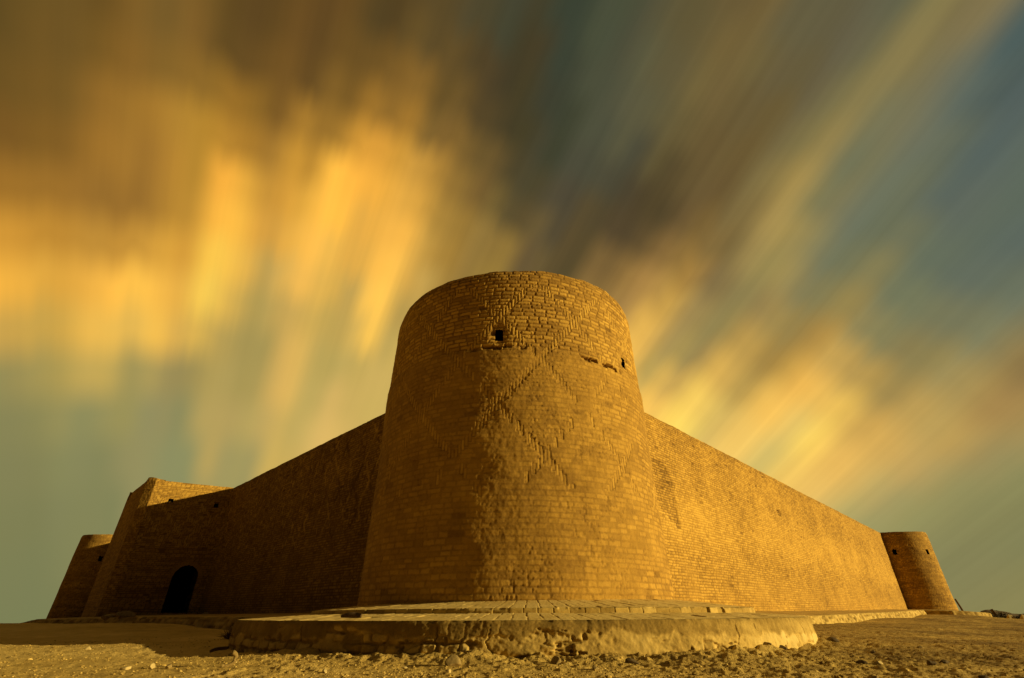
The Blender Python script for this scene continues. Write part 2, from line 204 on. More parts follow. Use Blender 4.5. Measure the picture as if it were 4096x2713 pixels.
(105, 82, 42, 98, 78, 41, 96, 77, 41, 95, 76, 41, 106, 83, 43, 109, 86, 44, 107, 83, 41, 119, 93, 47, 118, 92, 49, 122, 94, 48, 104, 81, 42, 96, 74, 41, 99, 76, 41, 108, 81, 43, 100, 76, 42, 110, 84, 44, 109, 84, 44, 116, 89, 46, 129, 98, 49, 134, 102, 51, 107, 85, 47, 110, 88, 50, 92, 76, 48, 86, 73, 48, 76, 68, 47, 75, 69, 48, 75, 72, 55, 70, 71, 55, 80, 79, 64, 80, 79, 64, 82, 79, 63, 79, 74, 58, 82, 72, 53, 85, 73, 50, 88, 75, 51, 108, 89, 58, 122, 100, 61, 128, 106, 65, 126, 108, 69, 153, 133, 84, 152, 136, 86, 156, 139, 89, 135, 126, 89, 134, 126, 88, 150, 133, 84, 143, 131, 89, 134, 128, 91, 136, 125, 86, 142, 129, 86, 157, 140, 92, 165, 141, 88, 161, 132, 82, 162, 138, 88, 153, 139, 93, 136, 133, 92, 131, 129, 91, 132, 129, 90, 134, 130, 90, 135, 130, 89, 133, 128, 88, 126, 122, 84),
(105, 82, 42, 99, 79, 41, 97, 77, 41, 98, 78, 41, 106, 83, 43, 110, 85, 44, 113, 87, 43, 119, 92, 47, 118, 93, 49, 118, 92, 47, 101, 78, 42, 95, 74, 41, 96, 74, 41, 104, 79, 42, 100, 76, 42, 105, 80, 43, 90, 73, 43, 89, 72, 43, 104, 84, 48, 96, 79, 48, 100, 81, 48, 88, 74, 48, 84, 71, 48, 74, 66, 47, 75, 68, 47, 70, 69, 54, 68, 70, 56, 71, 73, 57, 82, 83, 66, 84, 84, 67, 92, 89, 68, 82, 79, 63, 96, 86, 59, 90, 78, 53, 100, 85, 56, 107, 90, 59, 109, 91, 59, 121, 104, 67, 135, 116, 73, 164, 141, 86, 157, 138, 86, 143, 132, 91, 120, 120, 94, 119, 119, 91, 133, 126, 89, 117, 119, 93, 117, 120, 94, 119, 119, 92, 120, 120, 94, 129, 126, 96, 142, 124, 83, 139, 116, 76, 163, 136, 85, 160, 138, 90, 144, 135, 91, 133, 130, 91, 133, 130, 90, 134, 130, 90, 134, 130, 90, 129, 125, 86, 123, 119, 82),
(104, 81, 42, 101, 80, 41, 99, 79, 41, 101, 80, 42, 107, 84, 43, 111, 86, 44, 117, 90, 45, 120, 92, 47, 120, 93, 48, 117, 90, 47, 101, 78, 42, 95, 74, 41, 97, 75, 41, 102, 78, 42, 100, 76, 42, 102, 79, 43, 89, 72, 42, 89, 72, 42, 93, 77, 48, 92, 77, 48, 85, 76, 53, 81, 75, 54, 74, 73, 56, 73, 67, 48, 75, 68, 49, 67, 71, 58, 70, 73, 59, 80, 82, 65, 82, 83, 66, 91, 89, 69, 96, 92, 69, 99, 92, 66, 104, 93, 63, 107, 93, 61, 105, 89, 58, 107, 91, 59, 111, 94, 60, 122, 107, 70, 141, 123, 77, 161, 139, 85, 130, 123, 87, 124, 120, 91, 112, 116, 97, 109, 113, 92, 113, 115, 92, 105, 112, 95, 101, 109, 95, 101, 109, 97, 105, 112, 97, 113, 117, 98, 126, 118, 89, 128, 108, 72, 156, 129, 82, 159, 135, 87, 151, 135, 90, 138, 132, 91, 134, 131, 91, 134, 130, 90, 131, 126, 87, 126, 122, 84, 120, 116, 81),
(104, 81, 43, 103, 81, 42, 103, 81, 42, 105, 82, 42, 109, 85, 43, 114, 88, 44, 119, 91, 46, 121, 93, 47, 121, 94, 48, 117, 90, 46, 103, 79, 42, 97, 75, 41, 99, 76, 41, 103, 78, 42, 102, 78, 43, 100, 78, 43, 89, 72, 43, 89, 72, 43, 92, 77, 48, 92, 77, 48, 83, 75, 53, 78, 75, 57, 74, 73, 57, 73, 69, 51, 67, 71, 57, 66, 72, 59, 76, 80, 63, 79, 82, 65, 84, 83, 65, 95, 92, 69, 99, 91, 65, 103, 93, 65, 114, 100, 65, 114, 98, 64, 108, 93, 61, 105, 91, 61, 110, 95, 62, 114, 102, 70, 129, 117, 78, 145, 129, 84, 118, 117, 90, 119, 117, 90, 111, 115, 96, 108, 112, 93, 96, 105, 97, 98, 106, 97, 97, 106, 95, 95, 105, 97, 97, 106, 98, 110, 115, 98, 121, 117, 92, 137, 115, 76, 151, 126, 81, 156, 133, 85, 153, 135, 88, 145, 134, 90, 138, 132, 90, 133, 128, 88, 128, 123, 85, 123, 118, 82, 118, 113, 79),
(104, 81, 43, 103, 81, 43, 104, 82, 43, 107, 83, 43, 111, 86, 44, 115, 89, 45, 119, 92, 46, 123, 94, 47, 122, 94, 47, 119, 91, 46, 107, 82, 43, 100, 77, 42, 101, 78, 42, 104, 80, 43, 103, 79, 43, 100, 78, 43, 92, 74, 43, 92, 75, 44, 93, 77, 47, 90, 77, 50, 83, 75, 54, 76, 75, 58, 74, 73, 57, 73, 70, 52, 67, 71, 58, 66, 72, 59, 77, 80, 64, 79, 82, 64, 85, 83, 64, 96, 89, 64, 99, 89, 61, 104, 92, 62, 114, 98, 63, 115, 99, 64, 111, 98, 65, 104, 93, 66, 105, 95, 68, 106, 97, 72, 123, 114, 80, 136, 124, 84, 122, 118, 89, 119, 116, 91, 110, 113, 96, 102, 108, 94, 91, 102, 98, 95, 105, 98, 95, 105, 95, 95, 105, 96, 95, 105, 98, 106, 112, 98, 122, 118, 93, 140, 121, 83, 150, 127, 82, 155, 132, 85, 154, 134, 87, 145, 130, 87, 138, 128, 87, 132, 124, 85, 127, 120, 83, 121, 114, 79, 115, 109, 76),
(103, 81, 44, 103, 81, 44, 105, 82, 43, 107, 83, 44, 110, 85, 44, 114, 88, 45, 117, 90, 46, 120, 92, 47, 120, 92, 47, 118, 90, 46, 110, 85, 44, 105, 80, 42, 105, 80, 42, 107, 81, 43, 106, 81, 44, 103, 80, 44, 96, 77, 44, 96, 77, 46, 94, 78, 48, 90, 77, 51, 82, 75, 54, 76, 74, 57, 74, 73, 56, 73, 71, 54, 67, 72, 58, 68, 73, 59, 76, 80, 64, 81, 82, 64, 85, 83, 64, 97, 88, 61, 98, 89, 61, 105, 91, 61, 107, 92, 61, 114, 98, 64, 104, 95, 69, 101, 94, 70, 102, 95, 72, 103, 97, 76, 114, 108, 80, 137, 124, 83, 127, 117, 83, 116, 113, 91, 100, 107, 97, 86, 97, 93, 88, 99, 97, 94, 104, 98, 95, 105, 96, 95, 105, 96, 97, 106, 98, 106, 112, 97, 123, 119, 93, 140, 124, 87, 149, 128, 85, 153, 131, 85, 149, 130, 85, 142, 126, 84, 137, 124, 83, 131, 121, 82, 125, 116, 80, 119, 111, 77, 113, 105, 73),
(102, 80, 45, 103, 81, 44, 105, 82, 44, 107, 83, 45, 109, 85, 45, 112, 86, 46, 115, 88, 46, 117, 90, 47, 117, 90, 47, 116, 89, 46, 111, 85, 45, 107, 82, 44, 106, 81, 44, 107, 82, 44, 107, 82, 45, 104, 81, 45, 101, 80, 45, 99, 80, 47, 95, 79, 49, 90, 77, 51, 82, 75, 54, 77, 74, 56, 75, 72, 55, 73, 71, 55, 69, 72, 58, 70, 75, 61, 76, 79, 63, 81, 82, 64, 86, 84, 64, 96, 88, 61, 99, 89, 61, 105, 90, 61, 106, 91, 61, 114, 98, 64, 99, 93, 70, 98, 93, 71, 100, 95, 73, 100, 97, 77, 106, 104, 80, 134, 123, 83, 126, 114, 80, 126, 116, 87, 89, 99, 94, 82, 95, 93, 85, 97, 95, 91, 101, 97, 94, 104, 97, 96, 105, 96, 99, 107, 97, 107, 112, 97, 125, 120, 93, 139, 125, 89, 146, 127, 86, 147, 127, 84, 144, 126, 83, 138, 122, 81, 133, 119, 80, 128, 116, 79, 123, 112, 77, 117, 107, 74, 110, 101, 71),
(101, 79, 45, 102, 80, 45, 104, 81, 45, 105, 82, 45, 108, 83, 46, 110, 85, 46, 112, 86, 46, 114, 88, 47, 114, 88, 47, 114, 87, 46, 111, 85, 46, 108, 83, 45, 108, 83, 45, 108, 83, 45, 107, 83, 46, 105, 82, 46, 102, 81, 46, 99, 80, 48, 95, 79, 49, 89, 77, 52, 83, 75, 53, 78, 74, 55, 75, 72, 55, 73, 72, 55, 71, 73, 58, 73, 76, 61, 77, 79, 63, 82, 82, 64, 89, 85, 64, 96, 88, 62, 101, 90, 61, 105, 91, 61, 108, 93, 62, 111, 97, 66, 100, 94, 70, 98, 93, 71, 100, 95, 74, 99, 98, 78, 107, 104, 80, 132, 122, 82, 126, 113, 80, 132, 119, 84, 87, 96, 92, 81, 93, 92, 84, 96, 94, 88, 100, 96, 93, 103, 96, 96, 105, 96, 101, 109, 96, 110, 113, 96, 124, 118, 92, 134, 121, 87, 139, 123, 85, 140, 122, 83, 138, 121, 81, 134, 118, 79, 127, 113, 77, 124, 111, 76, 119, 108, 74, 113, 103, 71, 106, 97, 68),
(98, 78, 46, 100, 79, 46, 102, 80, 46, 103, 81, 46, 105, 82, 46, 107, 83, 46, 109, 84, 47, 110, 85, 47, 111, 86, 47, 111, 86, 47, 110, 85, 46, 109, 84, 46, 108, 83, 46, 108, 83, 46, 107, 83, 46, 104, 82, 47, 101, 81, 47, 98, 80, 48, 93, 78, 50, 88, 76, 51, 83, 74, 52, 78, 73, 54, 76, 72, 54, 74, 72, 55, 73, 74, 58, 75, 77, 61, 79, 80, 63, 84, 83, 64, 90, 86, 63, 97, 88, 62, 102, 91, 62, 106, 92, 62, 109, 95, 63, 108, 96, 66, 103, 95, 69, 100, 94, 71, 101, 96, 74, 103, 100, 78, 117, 110, 81, 129, 118, 81, 128, 115, 81, 130, 117, 84, 98, 101, 91, 84, 95, 92, 85, 96, 94, 88, 99, 95, 92, 102, 96, 96, 105, 96, 103, 108, 95, 111, 112, 93, 121, 115, 90, 128, 117, 85, 132, 118, 83, 133, 117, 81, 131, 116, 79, 128, 113, 77, 123, 109, 74, 118, 105, 72, 114, 102, 70, 108, 98, 68, 102, 92, 65),
(95, 76, 46, 97, 77, 46, 99, 78, 46, 100, 79, 46, 101, 80, 46, 103, 81, 47, 105, 82, 47, 106, 83, 47, 107, 83, 47, 108, 84, 47, 108, 84, 47, 108, 83, 47, 107, 83, 47, 106, 83, 47, 105, 82, 47, 102, 81, 47, 100, 80, 48, 96, 78, 49, 91, 76, 50, 87, 75, 51, 82, 73, 52, 78, 72, 53, 75, 71, 54, 74, 72, 55, 74, 73, 57, 76, 76, 60, 80, 79, 62, 85, 83, 63, 91, 86, 63, 98, 89, 63, 103, 91, 63, 106, 93, 63, 108, 95, 64, 107, 95, 67, 104, 95, 69, 103, 96, 72, 104, 99, 75, 110, 104, 78, 120, 112, 81, 127, 116, 82, 127, 116, 82, 122, 113, 85, 107, 106, 90, 94, 100, 92, 91, 99, 93, 90, 100, 94, 93, 102, 95, 96, 103, 93, 101, 105, 91, 109, 108, 89, 116, 111, 87, 122, 112, 83, 124, 112, 80, 126, 112, 78, 124, 110, 76, 121, 108, 74, 117, 104, 72, 111, 99, 69, 107, 96, 67, 102, 92, 65, 96, 87, 62),
]
w = bpy.data.worlds.new('World'); SC.world = w; w.use_nodes = True
nt = NT(w.node_tree); nt.n.clear()
wo = nt.new('ShaderNodeOutputWorld'); bg = nt.new('ShaderNodeBackground'); bg.inputs[1].default_value = 0.1
sky = nt.new('ShaderNodeTexSky', sky_type='NISHITA'); sky.sun_disc = False
sky.sun_elevation = SUN_EL; sky.sun_rotation = math.atan2(SUN_H[0], SUN_H[1]); sky.air_density = 1.5; sky.dust_density = 4
tc = nt.new('ShaderNodeTexCoord').outputs['Generated']
def vdot(a, v):
    nd = nt.new('ShaderNodeVectorMath', operation='DOT_PRODUCT'); nt.put(nd.inputs[0], a); nd.inputs[1].default_value = v
    return nd.outputs['Value']
ca, cb, cc = vdot(tc, WUP), vdot(tc, WSIDE), vdot(tc, WIND)
phi = nt.m('MULTIPLY', nt.m('ARCTAN2', cb, ca), 180 / math.pi)
the = nt.m('MULTIPLY', nt.m('ARCCOSINE', nt.m('MAXIMUM', nt.m('MINIMUM', cc, 1.0), -1.0)), 180 / math.pi)
def streak(kp, kt, det=2.0, off=0.0):
    v = nt.new('ShaderNodeCombineXYZ'); nt.put(v.inputs[0], nt.m('MULTIPLY', phi, kp)); nt.put(v.inputs[1], nt.m('MULTIPLY', the, kt)); v.inputs[2].default_value = off
    return nt.m('SUBTRACT', nt.noise(v.outputs[0], 1.0, det, 0.5), 0.5)
low = nt.new('ShaderNodeMapRange', interpolation_type='SMOOTHSTEP'); nt.put(low.inputs[0], the); low.inputs[1].default_value = 42; low.inputs[2].default_value = 62
s1 = streak(0.16, 0.022, 3.0, 2.3); s2 = streak(0.9, 0.012, 3.0, 7.7); s3 = streak(0.09, 0.05, 1.0, 4.4)
s4 = streak(0.42, 0.014, 2.0, 11.1); s4 = nt.m('MULTIPLY', s4, low.outputs[0])
s1 = nt.m('MULTIPLY', s1, low.outputs[0]); s2 = nt.m('MULTIPLY', s2, low.outputs[0])
s5 = nt.m('MULTIPLY', streak(2.4, 0.008, 3.0, 15.2), low.outputs[0])
the2 = nt.m('ADD', the, nt.m('ADD', nt.m('MULTIPLY', s1, 3.0), nt.m('ADD', nt.m('MULTIPLY', s4, 3.0), nt.m('MULTIPLY', s2, 0.8))))
phi2 = nt.m('ADD', phi, nt.m('MULTIPLY', s3, 0.8))
SPAN0, SPAN1 = -58.0, 118.0
PHM = (PH0 + PH1) / 2
uA = nt.m('DIVIDE', nt.m('SUBTRACT', phi2, SPAN0), PHM - SPAN0, clamp=True); uB = nt.m('DIVIDE', nt.m('SUBTRACT', phi2, PHM), SPAN1 - PHM, clamp=True); half = nt.m('GREATER_THAN', phi2, PHM)
DUSK = (.008, .010, .011, 1)
col = None
for r, row in enumerate(CLOUDS):
    st = []
    for i in range(NPH):
        rgb = row[i * 3:i * 3 + 3]; ph = PH0 + (PH1 - PH0) * i / (NPH - 1)
        st.append((ph, tuple(t_ * (k / 255) ** 2.36 for k, t_ in zip(rgb, (1, 1, .95))) + (1,)))
    mid = NPH // 2
    ra = nt.ramp(uA, [(0.0, DUSK)] + [((p_ - SPAN0) / (PHM - SPAN0), c_) for p_, c_ in st[:mid + 1]], 'CARDINAL')
    rb_ = nt.ramp(uB, [((p_ - PHM) / (SPAN1 - PHM), c_) for p_, c_ in st[mid:]] + [(1.0, DUSK)], 'CARDINAL')
    cr = nt.mix(half, ra, rb_)
    if col is None: col = cr
    else:
        f = nt.new('ShaderNodeMapRange', interpolation_type='SMOOTHSTEP'); nt.put(f.inputs[0], the2)
        f.inputs[1].default_value = TH0 + DTH * (r - 1); f.inputs[2].default_value = TH0 + DTH * r
        col = nt.mix(f.outputs[0], col, cr)
f = nt.new('ShaderNodeMapRange', interpolation_type='SMOOTHSTEP'); nt.put(f.inputs[0], the); f.inputs[1].default_value = 124; f.inputs[2].default_value = 145
col = nt.mix(f.outputs[0], col, DUSK)
# thin bright and dark wisps drawn out along the wind, crisper towards the clear side
side_ = nt.new('ShaderNodeMapRange', interpolation_type='SMOOTHSTEP'); nt.put(side_.inputs[0], phi); side_.inputs[1].default_value = -5; side_.inputs[2].default_value = 40; side_.inputs[3].default_value = .55
s2 = nt.m('MULTIPLY', s2, side_.outputs[0]); s5 = nt.m('MULTIPLY', s5, side_.outputs[0])
gain = nt.m('ADD', 0.99, nt.m('ADD', nt.m('ADD', nt.m('MULTIPLY', s4, 0.16), nt.m('ADD', nt.m('MULTIPLY', s5, 0.08), nt.m('MULTIPLY', s2, 0.19))), nt.m('MULTIPLY', s1, 0.10)))
vm = nt.new('ShaderNodeVectorMath', operation='SCALE'); nt.put(vm.inputs[0], col); nt.put(vm.inputs['Scale'], nt.m('MULTIPLY', gain, 11.0))
sk = nt.new('ShaderNodeVectorMath', operation='MULTIPLY'); nt.put(sk.inputs[0], sky.outputs[0]); sk.inputs[1].default_value = (.014, .012, .007)
ad = nt.new('ShaderNodeVectorMath', operation='ADD'); nt.put(ad.inputs[0], vm.outputs[0]); nt.put(ad.inputs[1], sk.outputs[0])
nt.put(bg.inputs[0], ad.outputs[0]); nt.l.new(bg.outputs[0], wo.inputs[0])

# ------------------------------------------------------------------ camera, view
cam = bpy.data.cameras.new('camera'); cam.sensor_width = 36.0; cam.lens = 36.0 * 1900 / 4096; cam.clip_start = 0.05; cam.clip_end = 20000
co = bpy.data.objects.new('camera', cam); COL.objects.link(co); co.location = (0, 0, E)
co.rotation_euler = (rad(90 + 30.035), 0, 0); SC.camera = co
SC.view_settings.view_transform = 'Standard'; SC.view_settings.look = 'None'; SC.view_settings.exposure = 0; SC.view_settings.gamma = 1
SC.cycles.max_bounces = 5; SC.cycles.diffuse_bounces = 2
# ------------------------------------------------------------------ brickwork height field
def bricks(U, V, seed, ch=0.095, bl=0.24, lat=None, plaster=0.3, relief=0.024, rough=1.0, fade=None, mort=0.20, tvar=0.38):
    """U along the wall, V height (m). Returns outward relief (m) and tone (0..1)."""
    Vw = V + 0.05 * (vnoise(V * 3.1, U * .06, seed + 4) - .5) + 0.030 * (fbm(U * 0.7, V * 0.9, seed + 1, 2) - .5) + 0.008 * (vnoise(U * 5, V * 3, seed + 2) - .5)
    Uw = U + 0.012 * (vnoise(U * 6, V * 9, seed + 3) - .5)
    jn = Vw / ch; j = np.floor(jn); fv = jn - j
    x = (Uw + _hash(j, j * 0 + 7, seed) * bl * 5) / bl
    k = np.floor(x)
    jit = lambda kk: kk + 0.42 * (_hash(kk, j, seed + 5) - .5)
    k = np.where(x < jit(k), k - 1, k); k = np.where(x > jit(k + 1), k + 1, k)
    du = np.minimum(x - jit(k), jit(k + 1) - x) * bl
    dv = np.minimum(fv, 1 - fv) * ch
    en = 0.024 * (fbm(U * 17, V * 20, seed + 6, 3, .6) - .5)
    pr = sst(0.008, 0.026, du + en) * sst(0.007, 0.022, dv + en)
    r1 = _hash(k, j, seed + 8); r2 = _hash(k + 31, j, seed + 9); r3 = _hash(k, j + 77, seed + 10)
    h = pr * (relief + relief * .6 * (r1 - .5) + relief * .4 * (r2 - .5) * (x - k - .5))
    t = mort + pr * ((.58 - mort) + tvar * (r2 - .45))
    lost = r3 > 0.991
    h = np.where(lost, -0.012 * pr, h); t = np.where(lost, 0.18, t)
    if lat is not None:
        pit = lat.get('pitch', 0.07); hb = lat.get('hb', 0.105)
        kc = np.floor(Uw / pit); uc = (kc + .5) * pit
        a = (uc - lat['u0']) / lat['du']; dz = lat['dz']
        P = 2 * dz
        wob = 0.03 * (_hash(kc, kc * 0 + 3, seed + 12) - .5)
        dA = np.mod(V - (lat['z0'] + dz * a) + dz + wob, P) - dz
        dB = np.mod(V - (lat['z0'] - dz * a) + dz + wob, P) - dz
        dd = np.where(np.abs(dA) < np.abs(dB), dA, dB)
        fu = Uw / pit - kc
        dum = np.minimum(fu, 1 - fu) * pit; dvm = hb - np.abs(dd)
        inside = (dvm > 0) & (V + dd * 0 > lat['lo'] + 0.5 * (vnoise(U * .8, U * 0, seed + 14) - .5)) & (V < lat['hi'])
        inside = inside & (_hash(kc, np.floor((V - dd) / 0.05 + .5), seed + 15) > lat.get('lost', .06) + lat.get('worn', 0) * sst(4.9, 4.5, V) * sst(.35, .6, fbm(U * .9 + 3, V * .9, seed + 16, 3)))
        p2 = sst(0.005, 0.017, dum + en * .7) * sst(0.0, 0.018, dvm + en)
        q = _hash(kc, np.floor((V - dd) / 0.05 + .5), seed + 13)
        h2 = p2 * (relief * .8 + 0.005 * (q - .5)); t2 = 0.18 + p2 * (0.52 + 0.42 * (q - .45))
        h = np.where(inside, h2, h); t = np.where(inside, t2, t)
    pl = np.clip(plaster + 0.62 * (fbm(U * 0.9 + 5, V * 1.1, seed + 20, 4, .55) - .5), 0, 1)
    pm = sst(0.30, 0.85, pl)
    if lat is not None: pm = np.where(inside, pm * .65, pm)
    mud = 0.020 + 0.018 * (fbm(U * 4, V * 4, seed + 21, 4, .55) - .5) + 0.008 * (fbm(U * 15, V * 16, seed + 22, 3, .6) - .5)
    hp = np.maximum(h * (1 - .45 * pm), mud * pm + h * (1 - pm) * .6)
    h = h * (1 - pm) + hp * pm
    t = t * (1 - .58 * pm) + (0.42 + 0.34 * (fbm(U * 3, V * 3, seed + 23, 4) - .5)) * .58 * pm
    pit_ = sst(0.70, 0.80, vnoise(U * 26, V * 30, seed + 25)) * sst(.45, .62, fbm(U * 2.2, V * 2.2, seed + 26, 2))
    h = h - 0.005 * pit_; t = t - 0.08 * pit_
    h = h + rough * (0.030 * (fbm(U * 1.3, V * 1.3, seed + 30, 3) - .5) + 0.006 * (fbm(U * 13, V * 13, seed + 31, 3, .6) - .5)
                     + 0.003 * (fbm(U * 40, V * 40, seed + 32, 2, .6) - .5))
    t = t + 0.16 * (fbm(U * .8, V * .8, seed + 33, 3) - .5)
    if fade is not None:
        h = h * fade; t = .42 + (t - .42) * fade
    return h, np.clip(t, 0.02, 1)

def seg(bounds):
    """concatenate sample runs: [(a, b, step), ...]"""
    out = []
    for a, b, st in bounds:
        n = max(1, int(round((b - a) / st))); out.append(a + (b - a) * np.arange(n) / n)
    return np.concatenate(out + [np.array([bounds[-1][1]])])

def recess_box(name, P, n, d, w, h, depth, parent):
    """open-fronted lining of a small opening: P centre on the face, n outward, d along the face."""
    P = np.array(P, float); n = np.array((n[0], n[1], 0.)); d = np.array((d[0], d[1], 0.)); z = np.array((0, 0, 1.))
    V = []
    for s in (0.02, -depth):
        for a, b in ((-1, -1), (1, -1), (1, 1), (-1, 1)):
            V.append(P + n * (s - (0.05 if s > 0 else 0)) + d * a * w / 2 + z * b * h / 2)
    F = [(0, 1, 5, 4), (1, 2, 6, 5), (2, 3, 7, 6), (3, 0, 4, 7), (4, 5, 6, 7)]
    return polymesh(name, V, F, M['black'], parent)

fort = empty('brick_fortress', (0.1, 11.9, 0.18), 'sunlit mud brick fortress with round corner towers, long walls and a square gate tower', 'fortress')

# ------------------------------------------------------------------ round towers
def round_tower(name, C, Rb, Rt, zb, zt, th, rows, seed, holes, label, lat=True, lean=0.0, main=False):
    Tdeg = th; T = np.radians(Tdeg)[None, :]
    v = rows[:, None]
    top = zt + 0.10 * np.sin(T) * (1 if main else .2) + 0.05 * np.abs(np.sin(T)) + 0.03 * (fbm(T * 9, T * 0 + seed, seed, 3) - .5) + 0.008 * (vnoise(T * 14, T * 0, seed + 4) > .6)
    low = -0.75
    Z = low + (top - low) * v
    U = T * 3.28 + Z * 0
    if main:
        lt = dict(u0=rad(9) * 3.28, du=rad(15) * 3.28, dz=1.02, z0=4.56, lo=1.9, hi=6.46, worn=.75)
        pl = np.where(Z > 4.82, 0.30, np.where(Z > 1.3, 0.86, 0.78)) - 0.10 * sst(15, 60, Tdeg[None, :]) + 0.25 * sst(6.3, 6.8, Z)
        pl = pl - .12 * sst(1.2, .3, Z)
    else:
        lt = dict(u0=0.3, du=0.86, dz=1.02, z0=5.2, lo=3.4, hi=6.3) if lat else None
        pl = 0.42 + Z * 0
    h, t = bricks(U, Z, seed, lat=lt, plaster=pl, rough=.85 if main else 1.2, mort=.32 if main else .22, tvar=.46, relief=.011 + (.004 * sst(4.7, 5.0, Z) if main else 0))
    if main:
        # broken ledge where the upper facing has fallen away
        led = 4.84 + 0.03 * (fbm(U * 3, U * 0, 88, 3) - .5) - 0.06 * sst(.6, 2.0, U)
        td = Tdeg[None, :] + 5 * (fbm(U * 3.5, Z * 5, 91, 3) - .5)
        on = sst(-19, -15, td) * sst(4, -1, td) * (.5 + .5 * sst(-13, -11, td)) + sst(25, 29, td) * sst(48, 44, td)
        on = on * sst(.24, .40, fbm(U * 4, U * 0 + 7, 92, 3))
        led = led + .035 * (np.floor(U / .24) % 2) - .05 * sst(8, 30, td)
        band = sst(-0.10, -0.075, Z - led) * sst(0.022, -0.004, Z - led)
        h = h - 0.13 * band * on; t = t * (1 - .85 * band * on)
        h = h + 0.018 * sst(-.02, .02, Z - led) * on * 0 + 0.02 * sst(.0, -.10, Z - led) * sst(-1.2, -.3, Z - led)
        # ragged margins round the openings
        for (ht, hz, hw, hh) in holes:
            q = np.hypot((Tdeg[None, :] - ht) * .0573 / (hw * .9), (Z - hz) / (hh * .75))
            h = h - 0.03 * sst(1.6, .7, q + .7 * (fbm(U * 9, Z * 9, 93, 3) - .5))
        # darker uneven streaks towards the rim
        t = t - 0.22 * sst(6.35, 6.85, Z) * fbm(U * 2, Z * 4, 95, 3)
    R = Rb + (Rt - Rb) * np.clip((Z - zb) / (zt - zb), -.2, 1) + 0.05 * (fbm(U * .45, Z * .45, seed + 60, 3) - .5)
    R = R - 0.05 * sst(top - .30, top, Z) ** 2 + 0.02 * sst(.6, -.1, Z)
    R = R + h
    cx = C[0] + lean * np.clip(Z / zt, 0, 1)
    X = cx + R * np.sin(T); Y = C[1] - R * np.cos(T)
    nv, nu = Z.shape
    # cap: rim rolls over the wall head, then drops inside
    caps = []
    for dr, dz in ((.04, .004), (.30, .01), (.62, .0), (.66, -.9)):
        Rc = R[-1] - dr
        caps.append(np.stack([cx[-1] + Rc * np.sin(T[0]), C[1] - Rc * np.cos(T[0]), Z[-1] + dz], -1))
    P = np.concatenate([np.stack([X, Y, Z], -1), np.array(caps)], 0)
    tone = np.concatenate([t, np.repeat(t[-1:] * .5 + .25, 4, 0)], 0)
    drop = np.zeros((nv + 3, nu), bool)
    for (ht, hz, hw, hh) in holes:
        Tm = (Tdeg + np.roll(Tdeg, -1)) / 2
        zc = (Z[:-1] + Z[1:]) / 2
        e = 0.25 * (fbm(U[:-1] * 14, zc * 14, 97, 3) - .5)
        ins = (np.abs((Tm[None, :] - ht) * .0573) < hw / 2 * (1 + e)) & (np.abs(zc - hz) < hh / 2 * (1 + e))
        drop[:nv - 1] |= ins
    o = mesh_np(name, P.reshape(-1, 3), grid_faces(nv + 4, nu, True, drop), M['brick'], fort, {'tone': tone})
    o['label'] = label
    for (ht, hz, hw, hh) in holes:
        a = rad(ht); n = (math.sin(a), -math.cos(a)); d = (math.cos(a), math.sin(a))
        r = Rb + (Rt - Rb) * (hz - zb) / (zt - zb)
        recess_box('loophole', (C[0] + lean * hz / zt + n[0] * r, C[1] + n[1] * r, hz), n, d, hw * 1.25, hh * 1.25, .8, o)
    return o

th = seg([(-180, -79, 3), (-79, 79, .235), (79, 180, 3)])[:-1]
rows = seg([(0, .085, .02), (.085, 1, .0018)])
round_tower('corner_tower', (0.1, 11.9), 3.32, 3.22, .18, 6.86, th, rows, 11,
            [(-6.1, 5.12, .17, .28), (51.5, 5.05, .16, .27)], 'big round corner tower with diamond brick pattern on the near paved plinth', lean=-.05, main=True)
thf = seg([(-180, -85, 6), (-85, 85, .75), (85, 180, 6)])[:-1]
rf = seg([(0, 1, .0065)])
round_tower('corner_tower', (39.17, 53.23), 3.30, 3.26, .2, 7.0, thf, rf, 23, [(-34.3, 5.2, .34, .46), (19.3, 5.2, .34, .46)],
            'distant round tower at the right end of the sunlit wall', lat=False)
round_tower('corner_tower', (-41.97, 54.8), 3.30, 3.26, -.2, 6.95, thf, rf, 37, [(20.2, 4.72, .34, .46)],
            'distant round tower behind the square gate tower, mostly in shadow')

# ------------------------------------------------------------------ curtain walls
XC = np.array([.154, 12.562]); UL = np.array([-.69518, .71884]); UR = np.array([.69194, .72196])
NL = np.array([-.71884, -.69518]); NR = np.array([.72196, -.69194])

